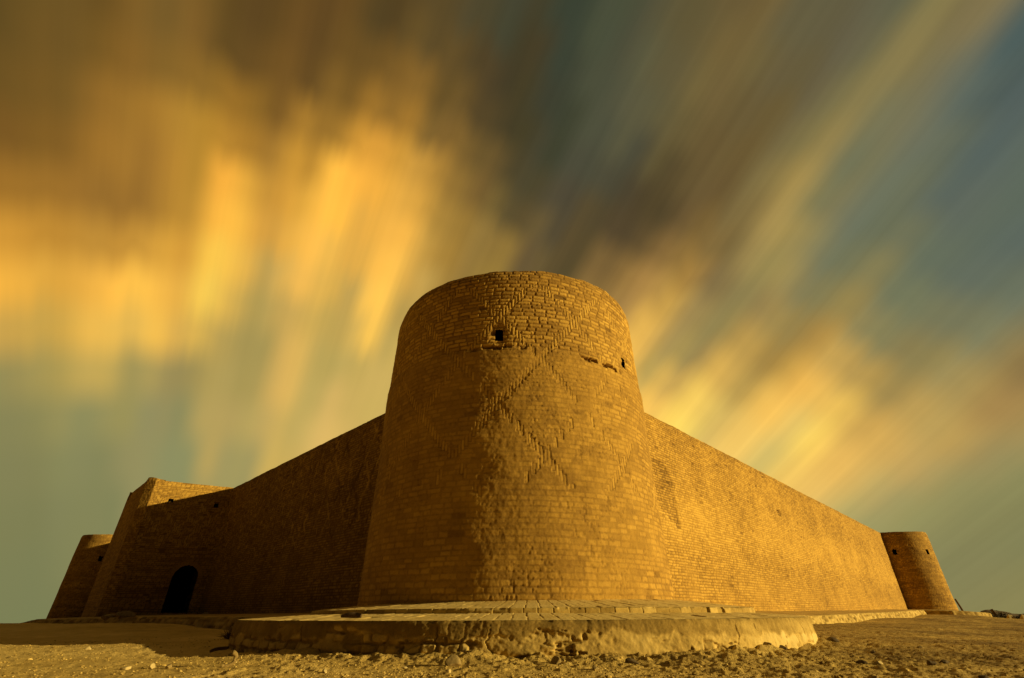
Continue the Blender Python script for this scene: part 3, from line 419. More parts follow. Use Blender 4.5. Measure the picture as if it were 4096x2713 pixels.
def flat_wall(name, P0, d, n, t, rows, zt, seed, label, parent, lat=None, plaster=.4, extra=None, depth=1.1, drop_fn=None, rough=1.2, ztf=None, path=None, relief=.018, capdrop=-7.5, dim=0.0):
    T = t[None, :]; low = -1.0
    top = zt + 0.03 * (fbm(T * .9, T * 0, seed + 70, 3) - .5) + 0.010 * (vnoise(T * 3.1, T * 0, seed + 71) > .62)
    if ztf is not None: top = top + ztf(T)
    Z = low + (top - low) * rows[:, None]; U = T + Z * 0
    pl = plaster(U, Z) if callable(plaster) else plaster + Z * 0
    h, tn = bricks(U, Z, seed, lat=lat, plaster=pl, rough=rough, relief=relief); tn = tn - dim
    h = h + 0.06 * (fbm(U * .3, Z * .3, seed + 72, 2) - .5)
    if extra is not None: h, tn = extra(U, Z, h, tn)
    tn = np.clip(tn - .10 * sst(zt - .35, zt, Z), 0.02, 1)
    h = h - 0.04 * sst(top - .25, top, Z) ** 2
    if path is not None: px_, py_, nx_, ny_ = path(t)
    else: px_, py_, nx_, ny_ = P0[0] + d[0] * t, P0[1] + d[1] * t, n[0] + 0 * t, n[1] + 0 * t
    X = px_[None, :] + nx_[None, :] * h; Y = py_[None, :] + ny_[None, :] * h
    P = np.stack([X, Y, Z], -1)
    caps = [np.stack([X[-1] - nx_ * a, Y[-1] - ny_ * a, Z[-1] + b], -1) for a, b in ((.05, .01), (depth * .5, .02), (depth, .0), (depth + .03, capdrop))]
    P = np.concatenate([P, np.array(caps)], 0); tn = np.concatenate([tn, np.repeat(tn[-1:] * .5 + .2, 4, 0)], 0)
    nv, nu = P.shape[:2]
    dr = None
    if drop_fn is not None:
        dr = np.zeros((nv - 1, nu - 1), bool)
        uc = (U[:-1, :-1] + U[1:, 1:]) / 2; zc = (Z[:-1, :-1] + Z[1:, 1:]) / 2
        dr[:uc.shape[0]] = drop_fn(uc, zc)
    flip = (d[0] * n[1] - d[1] * n[0]) > 0
    o = mesh_np(name, P.reshape(-1, 3), grid_faces(nv, nu, False, dr, flip), M['brick'], parent, {'tone': tn})
    if label: o['label'] = label
    return o

def dist_steps(t0, t1, P0, d, k):
    t = [t0]
    while t[-1] < t1:
        p = P0 + d * t[-1]; t.append(t[-1] + k * np.hypot(*p))
    return np.array(t)

def right_extra(U, Z, h, t):
    q = np.hypot((U - 8.0 - (4.2 - Z) * .45) / .75, (Z - 4.05) / 1.05) + 1.5 * (fbm(np.floor(U / .24) * .31, np.floor(Z / .095) * .17, 140, 3) - .5)
    m = sst(1.15, .80, q)
    h = h - 0.03 * m; t = t - .25 * m
    q2 = np.hypot((U - 21.5) / .36, (Z - 4.9) / .17); m2 = sst(1.1, .8, q2 + .5 * (fbm(U * 4, Z * 4, 141, 3) - .5))
    h = h - .06 * m2; t = t - .25 * m2
    t = t + .16 * (fbm(U * .32, Z * .55, 145, 3) - .5) + .09 * (fbm(U * 2.6, Z * .22, 146, 3) - .5) * sst(2.0, 5.0, Z)
    cr = sst(.030, .0, np.abs(U - 27.0 - .25 * (fbm(Z * 1.2, Z * 0, 142, 3) - .5) * 4 * .4)) * sst(3.4, 4.2, Z) * sst(6.4, 5.6, Z)
    t = t - .2 * cr; h = h - .02 * cr
    # crisp cleaned courses across the middle, softer washed bricks lower down
    return h, t + .07 + .12 * sst(1.8, 3.0, Z) * sst(5.0, 3.8, Z)

def pl_right(U, Z): return 0.22 + .30 * sst(2.6, 1.0, Z) + .12 * sst(10, 40, U)
tR = dist_steps(2.6, 53.8, XC, UR, .0027)
flat_wall('curtain_wall', XC, UR, NR, tR, seg([(0, .12, .02), (.12, 1, .0029)]), 7.0, 51, 'long brick wall lit by the sun on the right of the near tower', fort,
          plaster=pl_right, extra=right_extra)
tL = dist_steps(2.4, 26.6, XC, UL, .0034)
latL = dict(u0=2.0, du=.60, dz=.95, z0=4.4, lo=2.6, hi=6.7)
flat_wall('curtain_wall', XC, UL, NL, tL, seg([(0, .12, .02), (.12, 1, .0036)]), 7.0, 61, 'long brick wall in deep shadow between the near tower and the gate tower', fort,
          lat=latL, plaster=lambda U, Z: .42 + .2 * sst(3, 1, Z), relief=.013, dim=.13)  # dim lowers the brick tone, painting deeper shade onto this wall
flat_wall('curtain_wall', XC, UL, NL, seg([(26.4, 58.5, .25)]), seg([(0, 1, .02)]), 6.95, 67, 'far stretch of shaded wall behind the gate tower', fort, plaster=.6)

# ------------------------------------------------------------------ gate tower
J = np.array([-17.900, 31.233]); GD = np.array([-.85206, -.52345]); GN = np.array([.52345, -.85206])
GS = J + GD * 4.150; GC = np.array([-22.06, 29.14]); GF = np.array([-26.0, 33.2]); GB = GF - GD * 4.6
GPTS = np.array([J - GD * .4, GS, GC, GF, GB])
GLEN = np.concatenate([[0], np.cumsum(np.hypot(*np.diff(GPTS, axis=0).T))]) - .4
def gate_path(t):
    px = np.interp(t, GLEN, GPTS[:, 0]); py = np.interp(t, GLEN, GPTS[:, 1])
    nx = 0 * t; ny = 0 * t
    for o_ in np.linspace(-.05, .05, 9):
        i = np.clip(np.searchsorted(GLEN, t + o_, side='right') - 1, 0, 3); d_ = GPTS[i + 1] - GPTS[i]
        L_ = np.hypot(d_[:, 0], d_[:, 1]); nx = nx - d_[:, 1] / L_; ny = ny + d_[:, 0] / L_
    m_ = np.hypot(nx, ny)
    return px, py, nx / m_, ny / m_
gate = empty('gate_tower', (-22.0, 31.5, -.02), None, None)
gate.parent = fort; gate.location = np.array(gate.location) - np.array(fort.location)
gate['label'] = 'square gate tower with an arched doorway, its top corner lit'
def in_door(u, z, grow=0.0):
    half = .63 + grow; c = 1.145
    arch = np.where(z < 1.75, np.abs(u - c) < half, (np.abs(u - c) / half) ** 2 + ((z - 1.75) / (.69 + grow)) ** 2 < 1)
    return arch & (z > -.06)
gh = [(3.09, 5.89, .24, .24), (.66, 5.84, .22, .26)]
def gate_drop(u, z):
    m = in_door(u, z)
    for (a, b, w_, h_) in gh: m |= (np.abs(u - a) < w_ / 2) & (np.abs(z - b) < h_ / 2)
    return m
def gate_extra(U, Z, h, t):
    
    ring = in_door(U, Z, .24) & ~in_door(U, Z) & (Z > 1.7)
    ang = np.arctan2(Z - 1.75, U - 1.145); vs = np.abs(np.mod(ang * 9 / math.pi * 2, 1) - .5)
    h = np.where(ring, .02 - .02 * sst(.38, .48, vs), h); t = np.where(ring, .5 - .2 * sst(.38, .48, vs), t)
    q_ = 1 - .6 * sst(4.0, 4.2, U)
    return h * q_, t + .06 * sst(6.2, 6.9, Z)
latG = dict(u0=1.8, du=.55, dz=.62, z0=5.0, lo=3.5, hi=5.9, pitch=.085, hb=.11)
grow_ = seg([(0, .13, .03), (.13, 1, .0052)])
gs = GLEN
side = flat_wall('wall', J, GD, GN, seg([(-.4, gs[1], .032), (gs[1], gs[2], .03), (gs[2], gs[3], .05), (gs[3], gs[4], .12)]), grow_, 7.0, 71, None, gate, lat=latG, plaster=.36,
          drop_fn=gate_drop, extra=gate_extra, depth=.9, path=gate_path, capdrop=-.5, ztf=lambda T: .17 * np.exp(-((T - 4.6) / .5) ** 2))
polymesh('roof', [(*(J + NL * -.3), 6.6), (*(GS - GN * .5), 6.6), (*(GC + UR * .6), 6.6), (*(GF + UR * .5), 6.6), (*(GF - GD * 4.4), 6.6)], [(0, 1, 2, 3, 4)], M['brick'], gate)
# doorway: arched tunnel running into the dark
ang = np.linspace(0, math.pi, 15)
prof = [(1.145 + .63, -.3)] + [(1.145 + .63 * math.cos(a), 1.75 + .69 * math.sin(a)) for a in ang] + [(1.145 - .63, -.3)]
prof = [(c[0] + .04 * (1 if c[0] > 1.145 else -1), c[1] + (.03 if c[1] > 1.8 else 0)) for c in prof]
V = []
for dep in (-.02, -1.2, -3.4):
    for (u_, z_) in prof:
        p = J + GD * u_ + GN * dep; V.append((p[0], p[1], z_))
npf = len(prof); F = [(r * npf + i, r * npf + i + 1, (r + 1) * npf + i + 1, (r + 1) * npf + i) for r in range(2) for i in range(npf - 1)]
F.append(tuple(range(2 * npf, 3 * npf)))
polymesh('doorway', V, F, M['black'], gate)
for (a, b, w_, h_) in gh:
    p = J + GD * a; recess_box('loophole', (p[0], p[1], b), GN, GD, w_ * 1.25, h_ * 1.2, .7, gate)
# a pale stone wedged in one loophole
def rock_mesh(name, c, size, seed, mat, rot=0.0, parent=None, sub=3, rough=.30):
    bm_V, bm_F = ICO[sub]
    V = bm_V.copy(); r = np.random.default_rng(seed)
    pl = r.normal(size=(15, 3)); pl /= np.linalg.norm(pl, axis=1)[:, None]; off = r.uniform(.45, .85, 15)
    s = np.ones(len(V))
    for q, o_ in zip(pl, off): s = np.minimum(s, o_ / np.maximum(V @ q, 1e-3))
    V = V * s[:, None]
    V += (rough * .25) * (np.stack([fbm(V[:, 1] * 3 + seed, V[:, 2] * 3 + i * 7, seed + i, 3) for i in range(3)], -1) - .5)
    V = V * np.array(size) / 2
    ca, sa = math.cos(rot), math.sin(rot)
    V = np.stack([V[:, 0] * ca - V[:, 1] * sa, V[:, 0] * sa + V[:, 1] * ca, V[:, 2]], -1) + np.array(c)
    return mesh_np(name, V, bm_F, mat, parent, smooth=False)

def make_ico(levels):
    ph = (1 + 5 ** .5) / 2
    V = [(-1, ph, 0), (1, ph, 0), (-1, -ph, 0), (1, -ph, 0), (0, -1, ph), (0, 1, ph), (0, -1, -ph), (0, 1, -ph), (ph, 0, -1), (ph, 0, 1), (-ph, 0, -1), (-ph, 0, 1)]
    V = [tuple(np.array(v) / np.linalg.norm(v)) for v in V]
    F = [(0, 11, 5), (0, 5, 1), (0, 1, 7), (0, 7, 10), (0, 10, 11), (1, 5, 9), (5, 11, 4), (11, 10, 2), (10, 7, 6), (7, 1, 8), (3, 9, 4), (3, 4, 2), (3, 2, 6), (3, 6, 8), (3, 8, 9), (4, 9, 5), (2, 4, 11), (6, 2, 10), (8, 6, 7), (9, 8, 1)]
    out = [(np.array(V), np.array(F))]
    for _ in range(levels):
        mid = {}; V = [tuple(v) for v in V]; NF = []
        def mp(a, b):
            k = (min(a, b), max(a, b))
            if k not in mid:
                v = np.array(V[a]) + np.array(V[b]); V.append(tuple(v / np.linalg.norm(v))); mid[k] = len(V) - 1
            return mid[k]
        for a, b, c in F:
            ab, bc, ca = mp(a, b), mp(b, c), mp(c, a); NF += [(a, ab, ca), (b, bc, ab), (c, ca, bc), (ab, bc, ca)]
        F = NF; out.append((np.array(V), np.array(F)))
    return out
ICO = make_ico(3)
p = J + GD * 3.12 + GN * -.03
tag(rock_mesh('loose_brick', (p[0], p[1], 5.80), (.2, .16, .13), 5, M['pale'], .3), 'pale brick lying in the lit loophole of the gate tower', 'brick')

# ------------------------------------------------------------------ stepped round plinth
PC = np.array([.1, 11.9]); plinth = empty('round_plinth', (PC[0], PC[1], -.4), 'low two stepped round plinth of worn paving around the near tower', 'plinth')
def step_ring(name, C, Rout, flare, zlow, zedge, Rin, zin, seed, th, rows_r, rows_t, wallfn, tile, label):
    """one step: weathered riser rising to the edge, then paving running back to Rin."""
    T = np.radians(th)[None, :]
    s = rows_r[:, None]                                  # riser 0 (buried) .. 1 (edge)
    ze = zedge(T); zi = zin(T)
    Zr = zlow + (ze - zlow) * s + 0 * T; U = T * Rout + Zr * 0
    h, t = wallfn(U, Zr, ze)
    edge = sst(.035, .0, ze - Zr)
    chip = 0.022 * sst(.54, .72, fbm(U * 5, U * 0 + 3, seed + 2, 3)) + .02 * (vnoise(U * 9, U * 0, seed + 3) - .5)
    R = Rout + flare * (1 - s) + h - edge * (0.005 + np.maximum(chip, 0))
    Pr = np.stack([C[0] + R * np.sin(T), C[1] - R * np.cos(T), Zr], -1)
    q = rows_t[:, None]                                  # tread 0 (edge) .. 1 (back)
    Rt0 = R[-1:]; Rt = Rt0 + (Rin - Rt0) * q
    Zt = ze + (zi - ze) * q
    D = Rout - Rt                                        # distance back from the edge
    U2 = T * Rout + 0 * D
    j = np.floor(D / tile[1] + .001 + .05 * (vnoise(U2 * 2, D * 2, seed + 5) - .5)); fj = D / tile[1] - j
    x = U2 / tile[0] + .5 * np.mod(j, 2) * tile[2] + .15 * (_hash(j, j * 0, seed) - .5); k = np.floor(x); fx = x - k
    du = np.minimum(fx, 1 - fx) * tile[0]; dv = np.minimum(fj, 1 - fj) * tile[1]
    e = .012 * (fbm(U2 * 14, D * 14, seed + 6, 3) - .5)
    pr = sst(.001, .014, du + e) * sst(.001, .012, dv + e)
    r1 = _hash(k, j, seed + 7); r2 = _hash(k, j, seed + 8)
    hz = pr * (.005 + .006 * (r1 - .5)) - .005 + .010 * (fbm(U2 * 2, D * 2, seed + 9, 3) - .5) + .006 * pr * (r2 - .5) * (fx - .5) + .004 * (fbm(U2 * 25, D * 25, seed + 10, 3) - .5)
    gone = _hash(k, j, seed + 11) > .97; hz = np.where(gone, hz - .009 * pr, hz)
    hz = hz * sst(0, .02, q + .01)
    tt = .58 + .24 * pr + .24 * pr * (r2 - .5) + .25 * (fbm(U2 * 1.2, D * 1.2, seed + 12, 3) - .5)
    Pt = np.stack([C[0] + Rt * np.sin(T), C[1] - Rt * np.cos(T), Zt + hz], -1)
    P = np.concatenate([Pr, Pt], 0); tn = np.clip(np.concatenate([t, tt], 0), .02, 1)
    nv, nu = P.shape[:2]
    o = mesh_np(name, P.reshape(-1, 3), grid_faces(nv, nu), M['pave'], plinth, {'tone': tn}); o['label'] = label
    return o

def lower_wall(U, Z, ze):
    d = ze - Z                                           # depth below the paving
    dw = d + .04 * (fbm(U * 2.2, Z * 2, 300, 3) - .5); Uw = U + .08 * (fbm(U * 3, Z * 6, 299, 3) - .5)
    jn = dw / .115; j = np.floor(jn); fv = jn - j
    x = Uw / .21 + _hash(j, j * 0 + 2, 301) * 3; k = np.floor(x)
    jt = lambda kk: kk + .6 * (_hash(kk, j, 302) - .5)
    k = np.where(x < jt(k), k - 1, k); k = np.where(x > jt(k + 1), k + 1, k)
    du = np.minimum(x - jt(k), jt(k + 1) - x) * .21; dv = np.minimum(fv, 1 - fv) * .115
    e = .045 * (fbm(U * 9, Z * 9, 303, 4, .6) - .5)
    pr = sst(.004, .030, du + e) * sst(.004, .028, dv + e)
    r1 = _hash(k, j, 304); r2 = _hash(k, j, 305)
    fill = sst(.42, .56, fbm(U * 2.4 + 4, Z * 5, 320, 4, .6) + .16 * sst(.2, 1.2, U) - .12 * sst(.3, -.3, U) * sst(-3.0, -2.4, U))
    stone = pr * (.024 + .03 * (r1 - .5)) - .030 - .02 * (r1 < .10) * pr
    stone = stone * (1 - fill) + fill * (-.006 + .03 * (fbm(U * 6, Z * 7, 321, 4, .65) - .5))
    stone = stone + .026 * (fbm(U * 9, Z * 9, 306, 4, .65) - .5)
    ts = .20 + pr * (.24 + .55 * (r2 - .45)) * (1 - fill) + fill * (.30 + .4 * (fbm(U * 5, Z * 5, 322, 3) - .5))
    # plaster skin, broken away below a ragged line; a second pale skirt towards the right
    line = .10 + .24 * (fbm(U * 1.7, Z * 1.2, 307, 5, .62) - .38) + .09 * sst(0.5, 3.5, U) + .10 * (fbm(U * 6, Z * 5, 308, 4, .65) - .5)
    line = np.where(U < -2.6, line + .06, line)
    pla = sst(.025, -.025, d - line)
    skirt = sst(.7, 1.5, U + .6 * (fbm(U * 2, Z * 4, 309, 3) - .5)) * sst(.44, .50, fbm(U * 1.7 + 9, Z * 3.2, 310, 4) + .12 * sst(1, 4, U))
    hp = .006 + .034 * (fbm(U * 2.6, Z * 3, 311, 5, .62) - .5) + .016 * (fbm(U * 16, Z * 16, 312, 4, .65) - .5) - .005 * sst(.02, .0, np.abs(np.mod(U / .2 + .25 * vnoise(U * 2, Z * 5, 340), 1) - .5) * .2) * sst(.50, .62, fbm(U * 2, Z * 2, 341, 2))
    tp = .20 + .18 * sst(.8, 4, U) + .16 * (fbm(U * 14, Z * 1.5, 324, 3) - .5) + .36 * (fbm(U * 2.6, Z * 5, 313, 4) - .5) - .10 * sst(.10, 0, d)
    hk = .004 + .022 * (fbm(U * 5, Z * 5, 314, 4, .6) - .5) + .018 * (fbm(U * 15, Z * 9, 342, 4, .65) - .5); tk = .56 + .22 * sst(2.2, 4.2, U) + .3 * (fbm(U * 6, Z * 6, 315, 3) - .5)
    h = stone; t = ts
    h = h * (1 - skirt) + hk * skirt; t = t * (1 - skirt) + tk * skirt
    h = h * (1 - pla) + hp * pla; t = t * (1 - pla) + tp * pla
    # pockets where plaster has dropped out, with a dark undercut lip
    pk = sst(.645, .70, fbm(U * 1.5 + 20 + Z * 2, Z * 4.2 - U * .6, 330, 5, .65)) * sst(.04, .10, d)
    h = h - .035 * pk; t = t - .10 * pk
    ck = np.abs(vnoise(U * 1.6 + .35 * fbm(U * 4, Z * 7, 316, 3), Z * .9, 317) - .5); crack = sst(.008, .001, ck) * sst(.02, .1, d) * sst(.4, .55, fbm(U * .8, U * 0 + 1, 323, 2))
    h = h - .030 * crack; t = t - .25 * crack
    foot = sst(.30, .42, d + .10 * (fbm(U * 3, Z * 0, 318, 3) - .5)); h = h - .05 * foot * sst(.45, .6, fbm(U * 1.3, U * 0 + 4, 319, 3))
    return h, np.clip(t, .03, 1)

def upper_wall(U, Z, ze):
    d = ze - Z
    x = U / .215 + .3 * vnoise(U * 2, U * 0, 331); k = np.floor(x); fx = x - k; du = np.minimum(fx, 1 - fx) * .215
    pr = sst(.000, .009, du + .006 * (fbm(U * 14, Z * 14, 332, 3) - .5)); r = _hash(k, k * 0, 333)
    h = pr * (.010 + .012 * (r - .5)) + .014 * (fbm(U * 8, Z * 8, 334, 3) - .5) - .03 * ((r < .04) * pr)
    return h - .01, np.clip(.26 + .18 * pr + .3 * (r - .5) * pr + .2 * (fbm(U * 2, Z * 4, 335, 3) - .5), .03, 1)

thp = seg([(-118, -88, 1.0), (-88, 88, .12), (88, 118, 1.0)])
step_ring('lower_step', np.array([.19, 11.9]), 5.48, .085, -.62, lambda T: -.066 + .026 * np.sin(T), 4.30, lambda T: .018 + .03 * np.sin(T), 341, thp,
          seg([(0, .32, .08), (.32, 1, .013)]), seg([(0, 1, .0105)]), lower_wall, (.20, .27, 0), 'lower step with a crumbling plastered stone edge')
SCc = np.array([.40, 11.9])
step_ring('upper_step', SCc, 4.46, .01, -.10, lambda T: .070 + .028 * np.sin(T), 3.0, lambda T: .215 + .03 * np.sin(T), 371, thp,
          seg([(0, .4, .1), (.4, 1, .07)]), seg([(0, 1, .0095)]), upper_wall, (.215, .24, 0), 'upper step of paving at the foot of the tower')

# ------------------------------------------------------------------ raised pavements along the walls
def strip(name, inner, outer, zi, zo, zb, seed, step=.06, riser_mat='pave', flare=.12, nr=10, nt=22):
    """paved strip: top from inner to outer polyline, then a rough riser down to zb."""
    inner = np.array(inner, float); outer = np.array(outer, float)
    L = np.concatenate([[0], np.cumsum(np.hypot(*np.diff(outer, axis=0).T))]); s = np.arange(0, L[-1] + step, step); s[-1] = L[-1]
    I = np.stack([np.interp(s, L, inner[:, k]) for k in (0, 1)], -1); O = np.stack([np.interp(s, L, outer[:, k]) for k in (0, 1)], -1)
    ZI = np.interp(s, L, zi); ZO = np.interp(s, L, zo); ZB = np.interp(s, L, zb)
    tg = np.gradient(O, axis=0); tg /= np.linalg.norm(tg, axis=1)[:, None]; nn = np.stack([tg[:, 1], -tg[:, 0]], -1)
    sg = np.sign(((O - I) * nn).sum(1)); nn = nn * sg[:, None]
    O = O + nn * (.10 * (fbm(s * 1.1, s * 0, seed, 3) - .5) + .06 * (vnoise(s * 4, s * 0, seed + 1) - .5))[:, None]
    rowsP = []; rowsT = []
    for q in np.linspace(0, 1, nt) ** .8:
        XY = I * (1 - q) + O * q; D = np.hypot(*(O - XY).T)
        z = ZI * (1 - q) + ZO * q + .03 * (fbm(s * 1.5, D * 1.5, seed + 2, 3) - .5)
        rowsP.append(np.concatenate([XY, z[:, None]], 1)); rowsT.append(.42 + .3 * (fbm(s * 1.2, D * 1.2, seed + 3, 3) - .5))
    ztop = rowsP[-1][:, 2]
    for q in np.linspace(0, 1, nr + 1)[1:]:
        z = ztop * (1 - q) + ZB * q
        x = s / .22; k = np.floor(x); r = _hash(k, k * 0 + int(q * nr * .5), seed + 4); fx = x - k
        h = flare * q + .05 * (r - .5) * sst(0, .15, np.minimum(fx, 1 - fx)) + .08 * (fbm(s * 4, z * 6, seed + 5, 3) - .5)
        rowsP.append(np.concatenate([O + nn * h[:, None], z[:, None]], 1)); rowsT.append(.45 + .5 * (r - .5) + .3 * (fbm(s * 3, z * 5, seed + 6, 3) - .5))
    P = np.array(rowsP); t = np.clip(np.array(rowsT), .03, 1); nv, nu = P.shape[:2]
    a = P[1, 0] - P[0, 0]; b = P[0, 1] - P[0, 0]; flip = (a[0] * b[1] - a[1] * b[0]) > 0
    o = mesh_np(name, P.reshape(-1, 3), grid_faces(nv, nu, False, None, flip), M[riser_mat], None, {'tone': t})
    return tag(o, kind='structure')

def off(P, d, n, t, w_): return tuple(P + d * t + n * w_)
pv = strip('pavement', [(2.5, 15.0), off(XC, UR, NR, 8, -.6), off(XC, UR, NR, 16, -.6), off(XC, UR, NR, 32, -.6), off(XC, UR, NR, 46, -.6)],
      [(5.0, 14.2), off(XC, UR, NR, 8, 2.0), off(XC, UR, NR, 16, 2.0), off(XC, UR, NR, 32, 2.0), off(XC, UR, NR, 46, 2.0)],
      [.05, .10, .14, .22, .33], [-.05, -.06, -.07, .09, .27], [-.6, -.55, -.5, -.35, -.2], 401)
tag(pv, 'raised paved strip along the foot of the sunlit wall')
RC = np.array([39.17, 53.23])
arc = [rad(a) for a in (-52, -30, -8, 15, 38, 60, 85)]
pv = strip('pavement', [tuple(RC + 2.6 * np.array((math.sin(a), -math.cos(a)))) for a in arc], [tuple(RC + 5.5 * np.array((math.sin(a), -math.cos(a)))) for a in arc],
      [.36, .36, .36, .34, .30, .25, .2], [.30, .27, .22, .14, .05, -.05, -.14], [-.5] * 7, 421, step=.1)
tag(pv, 'worn paved ring round the foot of the distant right tower')
pv = strip('pavement', [(-.5, 15.0), (-8, 22.5), (-15.5, 30), (-20.8, 31.2), (-27, 38), (-39, 52.5), (-42, 56)],
      [(-3.3, 13.4), (-8.0, 16.1), (-13.2, 19.5), (-19.8, 23.9), (-24.5, 28.8), (-35.6, 41.4), (-39.0, 43.2)],
      [.12, .06, .0, -.03, -.10, -.22, -.5], [-.09, -.085, -.10, -.217, -.25, -.36, -.76], [-.5, -.5, -.5, -.6, -.7, -1.1, -1.2], 441, nt=30)
tag(pv, 'low paved terrace in shadow before the gate tower')
# ------------------------------------------------------------------ ground
GP = np.array([(0, 4.5, -.47), (-4, 5.2, -.475), (4, 5.2, -.48), (0, 6.1, -.44), (-2.5, 6.6, -.47), (-4.2, 7.0, -.50), (-5.8, 9.0, -.46), (5.6, 9.0, -.45), (2.8, 6.8, -.43),
               (-8, 15, -.40), (-12.2, 18.0, -.28), (-19.8, 22.8, -.36), (-26, 28, -.46), (-38, 41, -.80), (-45, 46, -.80), (-9.6, 10.6, -.49), (-14, 9, -.52), (-25, 22, -.56),
               (9, 16, -.42), (12.8, 21.0, -.36), (22, 32, -.22), (33.6, 43, -.05), (40, 46.5, -.30), (45, 46, -.58), (38.5, 41.5, -.42), (41.5, 44, -.56), (43, 50, -.62), (48, 50, -.85), (53, 54, -1.0), (46, 56, -.9), (12, 12, -.50), (22, 22, -.47), (35, 32, -.48), (9, 7, -.5),
               (0, -6, -.5), (-12, -5, -.5), (12, -5, -.5), (-60, 30, -.9), (60, 30, -.6), (0, 13, -.4), (0, 30, -.3), (-30, 55, -.8), (30, 60, -.3), (0, 70, -.6), (60, 60, -1.1), (-60, 60, -1.1)])
def ground_base(X, Y):
    num = 0.; den = 0.
    for (a, b, z) in GP:
        w_ = 1.0 / ((X - a) ** 2 + (Y - b) ** 2 + 1.5) ** 1.8
        num = num + w_ * z; den = den + w_
    g = num / den
    r = np.hypot(X, Y); far = -.0165 * r - .1
    far = np.where(X > 0, -.0125 * r, far)
    f = sst(50, 95, r)
    return g * (1 - f) + far * f

def ground_z(X, Y):
    r = np.hypot(X, Y)
    g = ground_base(X, Y)
    pd = np.hypot(X - PC[0], Y - PC[1]) - 5.62                     # distance out from the plinth
    th_ = np.degrees(np.arctan2(X - PC[0], -(Y - PC[1])))
    front = sst(-42, -28, th_) * sst(110, 70, th_)
    heap = np.exp(-np.maximum(pd, 0) / .30) * front
    g = g + heap * (.035 + .16 * (fbm(X * 2.4, Y * 2.4, 501, 4, .6) - .42))
    lump = front * np.exp(-(np.maximum(pd, 0) / .75) ** 2)
    rid = 1 - np.abs(2 * fbm(X * 4.5, Y * 4.5, 503, 4, .6) - 1)
    g = g + lump * .055 * (rid - .70) + lump * .045 * (fbm(X * 9, Y * 9, 504, 3, .6) - .5)
    clod = sst(.66, .78, vnoise(X * 11, Y * 11, 505)) * sst(.45, .6, fbm(X * .9, Y * .9, 506, 3))
    g = g + clod * .022 * np.exp(-r / 16)
    amp = np.clip(1.2 - r / 60, .25, 1)
    rightish = sst(0.2, 2.5, X)
    g = g + amp * ((.055 + .02 * rightish) * (fbm(X * .9, Y * .9, 507, 4) - .5) + (.022 + .010 * rightish) * (fbm(X * 4, Y * 4, 508, 4, .6) - .5) + (.018 + .022 * rightish) * (fbm(X * 17, Y * 17, 509, 3, .65) - .5))
    return g

az = seg([(-180, -60, 3), (-60, -50, .6), (-50, 50, .115), (50, 60, .6), (60, 180, 3)])[:-1]
rr = [.6]
while rr[-1] < 9000:
    r_ = rr[-1]; rr.append(r_ * (1.10 if r_ < 3.6 else 1.0075 if r_ < 12 else 1.012 if r_ < 60 else 1.06 if r_ < 200 else 1.25))
rr = np.array(rr)
A_ = np.radians(az)[None, :]; R_ = rr[:, None]
GX = R_ * np.sin(A_); GY = R_ * np.cos(A_); GZ = ground_z(GX, GY)
gt = .54 + .35 * (fbm(GX * .6, GY * .6, 520, 4) - .5) + .30 * (fbm(GX * 5, GY * 5, 521, 3) - .5) - .22 * sst(1.5, 6, GX) + .12 * sst(-1, -5, GX)
gt = gt + .10 * sst(.6, .75, fbm(GX * 1.4, GY * 2.2, 522, 4))
# pale swept streak far right
gt = gt + .35 * np.exp(-(((GX - 4.9) / .7) ** 2 + ((GY - 5.45) / .12) ** 2))
GV = np.stack([GX, GY, GZ], -1).reshape(-1, 3); GF_ = grid_faces(len(rr), len(az), True)
GV = np.concatenate([GV, [[0, 0, -.48]]]); 
go = mesh_np('ground', GV, GF_, M['soil'], None, {'tone': np.clip(np.append(gt.ravel(), .4), .03, 1)})
tag(go, kind='structure')
gz = lambda x, y: float(ground_z(np.array([float(x)]), np.array([float(y)]))[0])

# ------------------------------------------------------------------ gravel (far too many to count)
rng = np.random.default_rng(7)
N = 36000
ga = np.radians(rng.uniform(-50, 50, N)); gr = 4.0 + 11 * rng.random(N) ** 2.1
gx = gr * np.sin(ga); gy = gr * np.cos(ga)
keep = (np.hypot(gx - PC[0], gy - PC[1]) > 5.68) & (rng.random(N) < .25 + 1.1 * sst(.40, .62, fbm(gx * 1.1, gy * 1.1, 530, 3)) * np.where(gx < 1.5, 1, .55))
gx, gy = gx[keep], gy[keep]; n = len(gx); gzv = ground_z(gx, gy)
sz = .0035 + .013 * rng.random(n) ** 3.2; sz = np.where(rng.random(n) < .02, sz * 1.8, sz)
V0_, F0_ = ICO[0]
SV = V0_[None] * (1 + .5 * (rng.random((n, 12, 1)) - .5))
SV = SV * sz[:, None, None] * np.stack([rng.uniform(.7, 1.3, n), rng.uniform(.7, 1.3, n), rng.uniform(.35, .75, n)], -1)[:, None, :]
SV = SV + np.stack([gx, gy, gzv + sz * .12], -1)[:, None, :]
SF = (F0_[None] + (np.arange(n) * 12)[:, None, None]).reshape(-1, 3)
gtone = np.repeat(np.clip(rng.normal(.50, .22, n), .08, 1), 12)
gv = mesh_np('gravel', SV.reshape(-1, 3), SF, M['soil'], None, {'tone': gtone}, smooth=False)
tag(gv, 'loose gravel scattered over the dry ground', kind='stuff')

